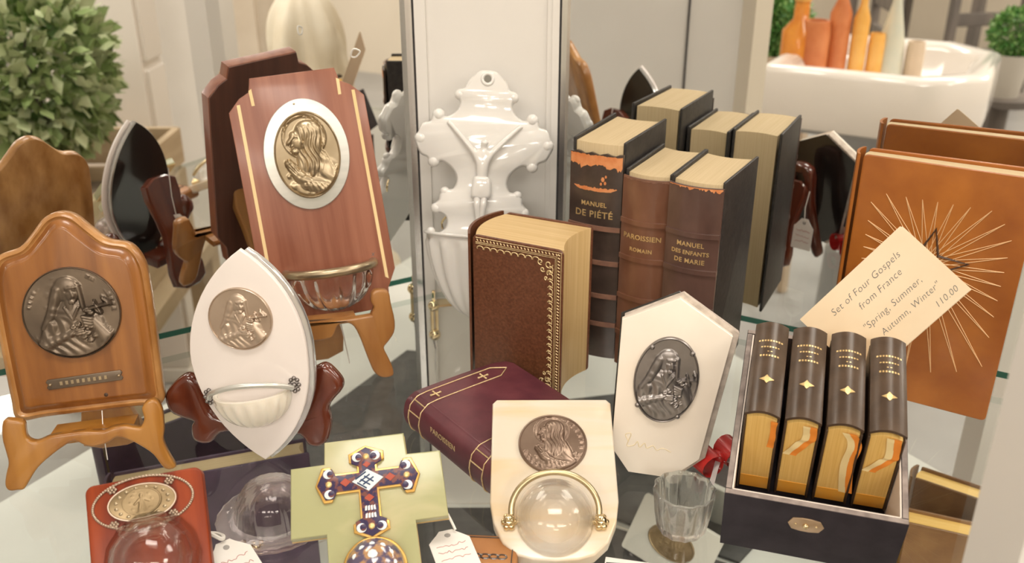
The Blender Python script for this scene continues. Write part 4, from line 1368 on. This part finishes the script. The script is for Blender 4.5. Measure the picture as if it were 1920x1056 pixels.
b2 = book(bookframe(spine_at(.1265, .7055, 4.0, 29), 29), 'brown leather prayer book titled Paroissien Romain standing between two black ones', 4.0, 8.8, 17.7, black_cloth, pages, bulge=.55, bands=(13.5, 10.3, 6.7, 3.2), titles=(('PAROISSIEN', 12.25, .60, 1.05), ('ROMAIN', 11.15, .46, 1.15)), spine_m=brown_md, splay=(.6, 0), group=g3, name='prayer_book', spine_top=.45)
b3 = book(bookframe(spine_at(.1635, .6800, 4.4, 29), 29), 'thick black prayer book titled Manuel des Enfants de Marie nearest the shelf edge', 4.4, 8.6, 17.9, black_cloth, pages, bulge=.5, bands=(13.5, 10.4, 7.1, 3.6), titles=(('MANUEL', 12.65, .54, 1.1), ('DES ENFANTS', 11.95, .48, 1.05), ('DE MARIE', 11.25, .54, 1.1)), spine_m=brown_en, splay=(0, 1.6), group=g3, name='prayer_book', spine_top=.45)
torn_band(4.4, .5, lambda k: 17.42, lambda k: 17.36 - .35 * max(0, jj[k + 20] - .45) - .2 * (k > 32) * jj[k]).build('scuffed_head', torn, b3, smooth=0)
torn_band(4.0, .55, lambda k: 17.22, lambda k: 17.16 - .12 * jj[k + 9]).build('scuffed_head', rubbed, b2, smooth=0)

# ---- brown gilt-tooled book
gb = book(bookframe((-.020, .7155, .0005), 116), 'brown leather book with gold tooled border standing by the porcelain cross', 6.0, 8.15, 13.45, mat('gilt_book_leather', (.10, .032, .013), (.17, .062, .028), rough=.4, scale=(480, 480, 480), detail=6, bump=.2, lo=.35, hi=.75), mat('gilt_aged_pages', (.66, .47, .23), (.58, .39, .17), rough=.45, metal=.15, scale=(500, 8, 8), detail=3), bulge=.9, splay=(0, 1.2), name='prayer_book', over=.14, hollow=.7, corner=.45)
tl = MB()
X_ = 3.0 + .012
def gl(path, r=.035):
    tl.tube([(X_ + .02 + (y - .25) * .021, y, z) for y, z in path], r, 4)
yo, zo0, zo1 = 7.95, .22, 13.25
for ins in (0., .38, .5):
    gl([(.5, zo1 - ins), (yo - ins, zo1 - ins), (yo - ins, zo0 + ins), (.5, zo0 + ins)])
n = 48
for k in range(n):                       # beaded line between the fillets
    z = zo0 + .25 + (zo1 - zo0 - .5) * k / (n - 1)
    gl([(yo - .12, z), (yo - .28, z + .1)], .05)
for k in range(24):
    y = .6 + 6.9 * k / 23
    gl([(y, zo1 - .12), (y + .1, zo1 - .28)], .05)
for k in range(17):                      # row of scrolls inside
    z = zo0 + 1.5 + (zo1 - zo0 - 3.0) * k / 16
    gl([(yo - .68 - .22 * (1 - cos(t)), z + .25 * sin(t)) for t in np.linspace(-1.9, 1.9, 8)], .045)
    gl([(yo - .68, z - .28), (yo - .95, z - .12), (yo - 1.1, z - .3)], .04)
for k in range(9):
    y = .9 + 4.9 * k / 8
    gl([(y + .28 * sin(t), zo1 - .68 - .2 * (1 - cos(t))) for t in np.linspace(-1.9, 1.9, 8)], .045)
for zc, sg in ((zo1 - .75, -1), (zo0 + .75, 1)):
    for cy0, cz0, r0, ph in ((yo - 1.05, .35, .36, 0), (yo - 1.75, .25, .26, 1.2), (yo - .95, 1.05, .26, 2.2), (yo - 1.55, .85, .22, .6), (yo - 1.25, 1.55, .16, 1.5)):
        gl([(cy0 + r0 * (1 - t / 9) * cos(t + ph), zc + sg * (cz0 + r0 * (1 - t / 9) * sin(t + ph))) for t in np.linspace(0, 6.6, 18)], .05)
o = tl.build('gold_tooling', gold_soft, gb, smooth=60)
o['kind'] = 'stuff'
# fore edge: leaves parting in two thin white lines
for xx, wd in ((1.05, .12), (-.5, .09)):
    MB().tube([(xx, 7.75 + arc_y(xx, 5.4, .7) + .14, z) for z in np.linspace(.3, 13.1, 8)], wd, 6).build('loose_leaf_edge', mat('pale_leaf_edge', (.80, .70, .52), rough=.7), gb)

# ---- burgundy book lying down
BY = Vector((.80, .60, 0)).normalized()
BZ = Vector((-BY.y, BY.x, 0))
Mb = Matrix.Identity(4)
for i in range(3):
    Mb[i][0], Mb[i][1], Mb[i][2] = (0, 0, 1)[i], BY[i], BZ[i]
bo = Vector((-.0795, .6134, .0172)) - BZ * .1235
for i in range(3):
    Mb[i][3] = bo[i]
burg = mat('burgundy_leather', (.085, .018, .028), (.14, .035, .045), rough=.42, scale=(40, 40, 40), detail=5, bump=.25, coat=.1)
th = thing('prayer_book', Mb, 'burgundy leather prayer book lying flat with gold bands and little crosses', 'book')
w, d, h = 3.3, 9.4, 12.4
page_block(w - .7, d - .5, h - .7, .5, .6, .3, .35).build('page_block', pages, th, smooth=40)
# limp cover: one rounded U swept along the spine, its corners rounded off at both ends
prof = [(-w / 2, d), (-w / 2 - .02, d * .6), (-w / 2, 1.2), (-w / 2 + .12, .45), (-w / 2 + .6, -.18), (0, -.42), (w / 2 - .6, -.18), (w / 2 - .12, .45), (w / 2, 1.2), (w / 2 + .05, d * .6), (w / 2 - .1, d)]
outer = cr(prof, 5, False)
mb = MB()
vs, fs = [], []
zs = [0, .1, .4, 1.0, 4, 8, h - 1.0, h - .4, h - .1, h]
for zi, z in enumerate(zs):
    e = min(z, h - z)
    cut = .0 if e > 1 else .55 * (1 - e) ** 2
    for i, (x, y) in enumerate(outer):
        nx, ny = (0, -1) if abs(x) < .5 else ((1 if x > 0 else -1), 0)
        k = max(0, (y - (d - 1.2)) / 1.2)
        vs.append((x * (1 - .05 * (e < .3)), y - cut * k * 1.6, z))
    for i, (x, y) in enumerate(reversed(outer)):
        q = .28
        xi = x * (1 - q / (w / 2))
        yi = y + (q if y < .5 else 0)
        k = max(0, (y - (d - 1.2)) / 1.2)
        vs.append((xi, yi - cut * k * 1.6, z))
m_ = 2 * len(outer)
for zi in range(len(zs) - 1):
    for i in range(m_):
        j = (i + 1) % m_
        fs.append((zi * m_ + i, (zi + 1) * m_ + i, (zi + 1) * m_ + j, zi * m_ + j))
for zi in (0, len(zs) - 1):
    for i in range(len(outer) - 1):
        a, b = zi * m_ + i, zi * m_ + i + 1
        c, e_ = zi * m_ + m_ - 2 - i, zi * m_ + m_ - 1 - i
        fs.append((a, b, c, e_) if zi == 0 else (e_, c, b, a))
mb.add(vs, fs)
mb.build('limp_cover', burg, th, smooth=60)
def cover_line(path, r=.05):
    """gold line running over the cover: s = distance from spine crown along the top board, z along the spine"""
    mb_ = MB()
    pts = []
    for s, z in path:
        if s >= 1.6:
            pts.append((w / 2 + .03 + .05 * min(1, (s - 1.6) / 4), s - .4, z))
        else:
            a = s / 1.6
            q = cr([(0, -.45), (w / 2 - .62, -.22), (w / 2 - .10, .43), (w / 2 + .02, 1.2)], 10, False)
            k = q[min(int(max(a, 0) * (len(q) - 1)), len(q) - 1)]
            if s < 0:
                k2 = q[min(int(-a * (len(q) - 1)), len(q) - 1)]
                pts.append((-k2[0], k2[1] - .02, z))
            else:
                pts.append((k[0] + .02, k[1] - .02, z))
    mb_.tube(pts, r, 5)
    return mb_
for zc in (10.9, 2.7):
    top_, bot_ = zc + .75, zc - .75
    def strip(s0, s1, z):
        return [(s0 + (s1 - s0) * k / 14, z) for k in range(15)]
    cover_line([(-.2, top_)] + strip(0, 7.6, top_) + [(8.7, zc)] + strip(7.6, 0, bot_)[0:] + [(-.2, bot_)]).build('gold_line', gold_soft, th, smooth=60)
    cover_line([(.9, top_), (.9, bot_)]).build('gold_line', gold_soft, th)
    cover_line(strip(-.9, .35, top_ + .02) + [(.35, bot_)] + strip(.35, -.9, bot_)).build('gold_line', gold_soft, th)
    for s in (2.0, 6.4):
        mb = MB()
        xx = w / 2 + .07
        mb.tube([(xx, s - .4 - .42, zc), (xx, s - .4 + .42, zc)], .07, 5).tube([(xx, s - .4, zc - .38), (xx, s - .4, zc + .38)], .07, 5)
        for e1, e2 in ((.42, 0), (-.42, 0), (0, .38), (0, -.38)):
            mb.ball((xx, s - .4 + e1, zc + e2), .1, 6)
        mb.build('gold_cross', gold_soft, th)
def bspine(c):
    a, z = c.y * 100, c.x * 100
    yy = -.47 + .22 * (a / 1.0) ** 2
    return Vector((a * .01, yy * .01 - c.z, -z * .01))
text('title_lettering', 'PAROISSIEN', .62, gold_soft, th, T(.55, .02, 6.9), bend=bspine, space=1.0, bold=.01)

# ---- orange-brown book with sunburst star
calf = mat('calf_leather', (.26, .07, .008), (.42, .14, .02), rough=.36, scale=(22, 22, 22), detail=7, bump=.2, coat=.2, lo=.3, hi=.7)
sbk = book(bookframe((.2735, .7015, .0005), 120), 'tall tan leather book with a sunburst and star on its cover', 2.3, 12.5, 19.9, calf, pages, bulge=.25, splay=(1.0, 2.0), name='book', over=.25, hollow=.2, corner=.35)
tl = MB()
cy_, cz_ = 6.0, 12.0
xo = 1.15 + .012
def cov(y, z):
    return (xo + .012 + (y - .25) * .035, y, z)
rays = 30
for k in range(rays):
    a0 = 2 * pi * k / rays
    a1 = 2 * pi * (k + .5) / rays
    ro = .96 * min((5.6 if cos(a1) > 0 else 4.9) / max(abs(cos(a1)), .01), (5.3 if sin(a1) > 0 else 10.6) / max(abs(sin(a1)), .01), 9.5 if sin(a1) < 0 else 6.6)
    ri = 1.0
    P0 = (cy_ + ri * cos(a0 - .12), cz_ + ri * sin(a0 - .12))
    P1 = (cy_ + ro * cos(a1), cz_ + ro * sin(a1))
    P2 = (cy_ + ri * cos(a1 + .22), cz_ + ri * sin(a1 + .22))
    for q in (P0, P1, P2):
        pass
    P1 = (min(max(P1[0], 1.0), 11.6), P1[1])
    tl.tube([cov(*P0), cov(*P1)], .03, 4)
    tl.tube([cov(*P1), cov(*P2)], .03, 4)
o = tl.build('sunburst_lines', mat('pale_gilt_line', (.78, .50, .26), rough=.5, metal=.2), sbk)
o['kind'] = 'stuff'
st_ = []
for k in range(10):
    a = radians(85) + 2 * pi * k / 10
    r = 3.0 if k % 2 == 0 else 1.15
    st_.append(cov(cy_ + r * cos(a), cz_ + r * sin(a)))
MB().tube(st_, .13, 4, closed=True).build('star_outline', mat('dark_tooling', (.07, .035, .02), rough=.5), sbk)

# ---- black box with four small books
a = radians(107)
bx_, by_ = Vector((sin(a), cos(a), 0)), None
bk = Vector((-bx_.y, bx_.x, 0))
pt = radians(20)
by_ = bk * cos(pt) + Vector((0, 0, 1)) * sin(pt)
bz_ = bx_.cross(by_)
MX = Matrix.Identity(4)
for i in range(3):
    MX[i][0], MX[i][1], MX[i][2], MX[i][3] = bx_[i], by_[i], bz_[i], (.1340, .479, .002)[i]
box_m = mat('box_black_cloth', (.022, .018, .024), (.036, .029, .037), rough=.55, scale=(60, 60, 60), bump=.2, spec=.25)
worn = mat('worn_board_edge', (.20, .16, .145), (.34, .28, .25), rough=.7, scale=(120, 120, 120), detail=5)
lining = mat('cream_lining', (.80, .70, .62), rough=.7)
bxt = thing('book_box', MX, 'open black cloth box with brass catch holding four small books', 'box')
BW, BD, BH, tk = 10.4, 13.8, 5.7, .38
for nm, bb in (('front_wall', (0, 0, 0, BW, tk, BH)), ('back_wall', (0, BD - tk, 0, BW, BD, BH)), ('side_wall', (0, tk, 0, tk, BD - tk, BH)), ('side_wall', (BW - tk, tk, 0, BW, BD - tk, BH)), ('floor_board', (tk, tk, 0, BW - tk, BD - tk, tk))):
    wl = MB().box(*bb, .06).build(nm, box_m, bxt, smooth=30)
    if 'wall' in nm:
        MB().box(bb[0] + .03, bb[1] + .03, BH - .02, bb[3] - .03, bb[4] - .03, BH + .03, .01).build('worn_rim', worn, wl, smooth=0)
MB().box(tk, tk, .4, BW - tk, tk + .1, BH - .05, .01).build('lining', lining, bxt, smooth=0)
MB().box(tk, tk, .4, tk + .1, BD - tk, BH - .05, .01).build('lining', lining, bxt, smooth=0)
MB().box(BW - tk - .1, tk, .4, BW - tk, BD - tk, BH - .05, .01).build('lining', lining, bxt, smooth=0)
Mf = T(4.9, 0, 3.9, 0, 90)
lk = MB().slab([(-1.05, 0), (-.8, .55), (-.25, .68), (.25, .68), (.8, .55), (1.05, 0), (.8, -.55), (.25, -.68), (-.25, -.68), (-.8, -.55)], 0, .1, .03).build('brass_catch', mat('tarnished_brass', (.50, .34, .20), (.62, .45, .30), rough=.4, metal=.6, scale=(80, 80, 80)), bxt, M=Mf)
MB().ball((0, 0, .12), .2, 10).build('catch_button', brass, lk)
for x in (-.6, .6):
    MB().ball((x, .05, .1), .08, 8).build('catch_pin', brass, lk)
sb_ = thing('wooden_block', Matrix.Translation((0, 0, 0)), 'dark wooden block propping the back of the book box', 'block')
pb = Vector((.1340, .479, 0)) + bk * .105
bl_ = [pb + bx_ * .01, pb + bx_ * .094, pb + bx_ * .094 + bk * .02, pb + bx_ * .01 + bk * .02]
MB().slab([(q.x * 100, q.y * 100) for q in bl_], .0, 3.75, .05).build('block', mahog_dk, sb_, smooth=0)

small_l = mat('small_book_leather', (.055, .032, .019), (.09, .056, .035), rough=.34, scale=(60, 60, 60), bump=.15, coat=.08, spec=.35)
orange_g = mat('orange_gilt', (.92, .42, .05), (.85, .50, .12), rough=.4, metal=.15, scale=(40, 40, 900), detail=3)
rib_o = mat('orange_ribbon', (.90, .30, .04), rough=.6)
rib_w = mat('cream_ribbon', (.92, .74, .38), rough=.6)
pos = ('at the left end of the open box', 'second from the left in the open box', 'third from the left in the open box', 'at the right end of the open box')
for i in range(4):
    xc = 1.62 + 2.4 * i
    w, d, h, bulge = 2.12, 7.6, 7.6, .42
    M = MX @ Matrix.Translation((xc * .01, .0405, .083)) @ Matrix(((1, 0, 0, 0), (0, 0, 1, 0), (0, -1, 0, 0), (0, 0, 0, 1)))
    label = 'small dark brown gilt book ' + pos[i]
    if i == 0:
        src = book(M, label, w, d, h, small_l, pages_gold, bulge=bulge, board=.14, name='small_book', over=.12, hollow=.1, corner=.12, group='four small books in the box')
        MB().prism([(-.88, 6.2), (.88, 6.2), (.88, 7.4), (-.88, 7.4)], [(0, .09), (0, .12)]).build('orange_edge', orange_g, src, smooth=0)
        def bend2(c):
            x = c.x * 100
            return Vector((c.x, (arc_y(x, w, bulge) - .235) * .01 - c.z, c.y))
        rnd = random.Random(3)
        for z, wd, sz in ((5.9, .78, .17), (5.35, .6, .13), (4.95, .2, .07), (4.6, .62, .17)):
            mb = MB()
            nn = int(wd * 2 / .16)
            for k in range(nn):
                x = -wd + 2 * wd * (k + .5) / nn
                hh = sz * rnd.uniform(.7, 1)
                vs = [(x - .055, z - hh / 2), (x + .055, z - hh / 2), (x + .055, z + hh / 2), (x - .055, z + hh / 2)]
                mb.add([(q[0], arc_y(q[0], w, bulge) - .24, q[1]) for q in vs], [(0, 1, 2, 3)])
            o = mb.build('title_line', gold, src, smooth=0)
            o['kind'] = 'stuff'
        on_spine([(-.45, 2.6), (-.15, 2.45), (0, 2.25), (.15, 2.45), (.45, 2.6), (.15, 2.75), (0, 2.95), (-.15, 2.75)], w, bulge, th=.23).build('gold_ornament', gold, src, smooth=0)
    else:
        t = src.copy(); COL.objects.link(t)
        t.matrix_world = M
        t['label'] = label
        for ch in [c for c in bpy.data.objects if c.parent == src and 'ribbon' not in c.name]:
            c = ch.copy(); COL.objects.link(c); c.parent = t
            c.matrix_basis = ch.matrix_basis.copy()
    tgt = src if i == 0 else t
    P = {0: [(.55, .3), (.6, 1.6), (.5, 2.9)], 1: [(.45, .25), (.5, 1.4), (.1, 2.1), (-.5, 3.3)], 2: [(.3, .3), (.75, 1.4), (.6, 3.6), (.85, 6.3)], 3: [(.4, .2), (.55, 1.9), (.2, 2.5), (-.55, 3.7)]}[i]
    P = cr(P, 6, False)
    for off_, m_r in ((-.2, rib_w), (.2, rib_o)):
        mb = MB()
        vs, fs = [], []
        for k, (x, y) in enumerate(P):
            vs += [(x + off_ - .21, y, .06 - .03 * sin(k)), (x + off_ + .21, y, .05 - .03 * sin(k + 1))]
        for k in range(len(P) - 1):
            fs.append((2 * k, 2 * k + 1, 2 * k + 3, 2 * k + 2))
        mb.add(vs, fs)
        if i not in (0,) or off_ > 0:
            mb.build('ribbon_marker', m_r, tgt, smooth=60)

# ---- handwritten card
F = MX @ Matrix.Translation((.076, .1265, .065))
F = frame(F.to_translation(), 110, 14, 0)
card_m = mat('cream_card', (.80, .66, .47), (.78, .63, .44), rough=.65, scale=(30, 30, 30))
card = thing('price_card', F @ T(.72, 3.1, 0, 53), 'cream card with handwriting about four gospels leaning behind the small books', 'card')
MB().prism(rrect(-4.42, -2.95, 4.42, 2.95, .05, 2), [(0, 0), (0, .04)]).build('card_sheet', card_m, card, smooth=0)
MB().prism(rrect(-4.37, -3.0, 4.5, 2.85, .05, 2), [(0, -.06), (0, -.03)]).build('card_fold', card_m, card, smooth=0)
for s, x, y, sz in (('Set of Four Gospels', .2, 1.75, .66), ('from France', .6, .85, .66), ('"Spring, Summer,', .45, -.38, .64), ('Autumn, Winter"', 1.0, -1.35, .62), ('110.00', 3.1, -2.3, .6)):
    text('handwriting', s, sz, ink, card, T(x, y, .045), shear=.28, ext=.003, space=1.08, bold=-.008)

# ================================================================== small things on the shelf
# glass dish upside down
g = thing('glass_dish', Matrix.Translation((-.160, .506, .0008)), 'upturned clear ribbed glass dish behind the green cross', 'dish')
tinted = cast_glass('mauve_glass', (.95, .92, .93), .5)
MB().lathe([(3.7, 0), (3.75, .25), (3.4, .45), (2.55, .5), (2.5, .7), (2.35, 1.5), (1.8, 2.4), (1.0, 2.9), (.2, 3.05), (0, 3.05), (0, 2.8), (.2, 2.8), (.9, 2.65), (1.6, 2.2), (2.1, 1.4), (2.25, .6), (2.3, 0), (3.7, 0)], 72, flute=24, fdepth=.012).build('dish_glass', tinted, g, smooth=60)

# brown tooled leather case under the tag
cs = thing('leather_case', Matrix.Translation((-.018, .462, .0005)) @ Matrix.Rotation(radians(-4), 4, 'Z'), 'small brown tooled leather case beside the onyx font', 'case')
case_m = mat('case_leather', (.33, .13, .04), (.44, .20, .07), rough=.4, scale=(30, 30, 30), bump=.2)
MB().slab(rrect(-2.4, -3.2, 2.2, 1.2, .35), 0, 1.3, .25).build('case_body', case_m, cs, smooth=40)
MB().tube([(-2.0, -2.9, 1.3), (1.85, -2.9, 1.3), (1.85, .85, 1.3), (-2.0, .85, 1.3)], .06, 5, closed=True).build('tooled_border', brown_dk, cs)
for k in range(4):
    MB().tube([(-.3 + .52 * k + .28 * cos(t), -.9 + .2 * sin(t), 1.31) for t in np.linspace(0, 2 * pi, 14)[:-1]], .06, 5, closed=True).build('tooled_ring', brown_dk, cs)
price_tag(Matrix.Translation((-.031, .439, .0165)) @ Matrix.Rotation(radians(18), 4, 'Z'), 'white price tag lying on the brown leather case', w=2.6, h=3.6)
MB_s = MB().tube(cr([(-3.55, 47.0, 2.0), (-4.0, 47.6, 2.6), (-4.6, 48.4, 3.2), (-5.0, 49.2, 3.2)], 6, False), .09, 6)
tag(MB_s.build('tag_string', string_m), 'white string running from the case tag to the green cross', 'string')
price_tag(Matrix.Translation((-.158, .437, .004)) @ Matrix.Rotation(radians(38), 4, 'Z') @ Matrix.Rotation(radians(12), 4, 'X'), 'white price tag lying between the red wood font and green cross', w=2.7, h=4.0)
tag(MB().tube(cr([(-18.2, 46.6, 1.6), (-19.0, 46.9, 1.8), (-19.4, 47.4, 1.4), (-18.8, 47.6, 1.2), (-18.2, 47.0, 1.5)], 6), .13, 6, closed=True).build('tag_string', string_m), 'white string loop of the tag beside the red wood font', 'string')
mb = MB()
for k in range(14):
    c = (-17.9 + .13 * k + .2 * sin(k * 1.7), 47.6 + .25 * cos(k * 2.1), .22)
    mb.tube([(c[0] + .13 * cos(t), c[1] + .09 * sin(t), c[2] + .08 * sin(t + k)) for t in np.linspace(0, 2 * pi, 9)[:-1]], .035, 5, closed=True)
tag(mb.build('fine_chain', brass), 'fine gold chain lying beside the price tag', 'chain', kind='stuff')

# printed folded card in the foreground
pc = thing('printed_card', Matrix.Translation((.088, .447, .002)) @ Matrix.Rotation(radians(-12), 4, 'Z'), 'white printed card with black script lying at the front edge', 'card')
MB().prism([(-3.2, -3), (3.6, -3), (3.6, 1.2), (-3.2, 1.2)], [(0, 0), (0, .05)]).build('card_sheet', paper_w, pc, smooth=0)
MB().tube(cr([(-3.1, .55, .05), (-1, .75, .05), (1.2, .55, .05), (2.6, .0, .05)], 6, False), .16, 5, flat=.3).build('black_rule', black_cloth, pc)
text('script_lettering', 'Shamon', 1.2, ink, pc, T(-.4, -.35, .06), shear=.3)

# clear tumbler and red cloth
tb = thing('glass_tumbler', Matrix.Translation((.1120, .496, .0008)), 'clear ribbed glass tumbler between the marble plaque and book box', 'tumbler')
MB().lathe([(1.5, 0), (1.6, .2), (1.8, 1.4), (1.95, 2.9), (2.0, 3.1), (1.9, 3.15), (1.75, 2.9), (1.6, 1.5), (1.35, .5), (0, .45), (0, 0), (1.5, 0)], 60, flute=12, fdepth=.03).build('tumbler_glass', clear, tb, smooth=60)
red_m = mat('red_satin', (.55, .03, .025), (.42, .015, .015), rough=.3, scale=(40, 40, 40), coat=.2)
rd = thing('red_ribbon_bow', Matrix.Translation((.149, .562, .0005)) @ Matrix.Rotation(radians(25), 4, 'Z'), 'shiny red ribbon bow beside the book box', 'bow')
for s in (-1, 1):
    mb = MB()
    vs, fs = [], []
    for k in range(15):
        t_ = 2 * pi * k / 14
        for j, q in enumerate((-.8, -.3, .3, .8)):
            vs.append((s * (1.1 - 1.0 * cos(t_)), q * (1 + .3 * sin(t_ / 2)), 1.1 + .9 * sin(t_) * (1 + .1 * q)))
    for k in range(14):
        for j in range(3):
            fs.append((k * 4 + j, k * 4 + j + 1, k * 4 + j + 5, k * 4 + j + 4))
    mb.add(vs, fs).build('bow_loop', red_m, rd, smooth=70)
MB().ball((0, 0, 1.1), .45, 12, sq=(1, 1.4, 1)).build('knot', red_m, rd)
for s in (-1, 1):
    mb = MB()
    P = [(s * (.1 + .28 * k), -.2 - .25 * k, 1.0 - .1 * k + .12 * sin(k)) for k in range(9)]
    vs = []
    for x, y, z in P:
        vs += [(x - .1, y - .35, z), (x + .1, y + .35, z)]
    mb.add(vs, [(2 * k, 2 * k + 1, 2 * k + 3, 2 * k + 2) for k in range(8)]).build('bow_tail', mat('white_satin', (.75, .70, .68), rough=.3), rd, smooth=70)

# tags hanging behind the plaques (seen in the mirrors)
def hang_tag(P, az, label, h=3.4, w=2.2, drop=3.0):
    M = frame((P[0], P[1], P[2] - (drop + h) * .01), az, 4)
    t = price_tag(M, label, w=w, h=h)
    MB().tube([(0, h * .88, .05), (.15, h + drop * .4, .1), (0, h + drop, 0)], .05, 5).build('string', string_m, t)
    return t
hang_tag((.150, .640, .088), 285, 'white price tag hanging behind the marble plaque')
hang_tag((-.187, .645, .115), 240, 'white price tag hanging behind the pointed white font', drop=5)
hang_tag((-.030, .868, .165), 60, 'small white price tag hanging behind the porcelain cross', h=2.8, w=1.5, drop=1)
tag(MB().tube(cr([(-13.5, 78.9, 25.6), (-13.2, 78.6, 26.2), (-12.7, 78.7, 26.0), (-13.1, 78.9, 25.5)], 6), .08, 5, closed=True).build('hanging_string', string_m), 'knotted white string at the top of the mahogany plaque', 'string')

# ---- things standing on the white deck under the glass
purple = mat('purple_cloth', (.050, .030, .060), (.075, .045, .085), rough=.5, scale=(60, 60, 60), bump=.15)
book(Matrix.Translation((-.361, .690, DECK + .001)) @ Matrix.Rotation(radians(19), 4, 'Z') @ Matrix.Rotation(radians(-90), 4, 'Z'), 'large dark purple album standing under the glass shelf by the mirror', 2.6, 17.5, 17.6, purple, pages, bulge=.3, name='album', splay=(0, .5))
tan2 = mat('tan_cover', (.20, .10, .04), (.28, .15, .06), rough=.35, scale=(40, 40, 40), coat=.2)
book(Matrix.Translation((.352, .676, DECK + .001)) @ Matrix.Rotation(radians(-22), 4, 'Z') @ Matrix.Rotation(radians(-90), 4, 'Z'), 'brown gilt edged book standing under the glass shelf at the right', 2.4, 9.5, 15, tan2, pages_gold, bulge=.3, name='book')
n_ = MRN
P = MR0 - n_ * .055 + MRD * -.055
F = frame((P.x, P.y, DECK + .002), 119, 20, -14)
dp = thing('deck_plaque', F, 'pale framed plaque with an oval brown relief standing under the glass', 'plaque')
MB().slab(rrect(-4.6, .8, 4.6, 7.4, .3), 0, .6, .08).build('board', mat('pale_grey_board', (.66, .64, .58), rough=.35), dp)
medal('medal', dp, brz, 2.6, 1.7, two_profiles, T(0, 4.1, .6), depth=.3, rim=.07, rings=30, segs=80)
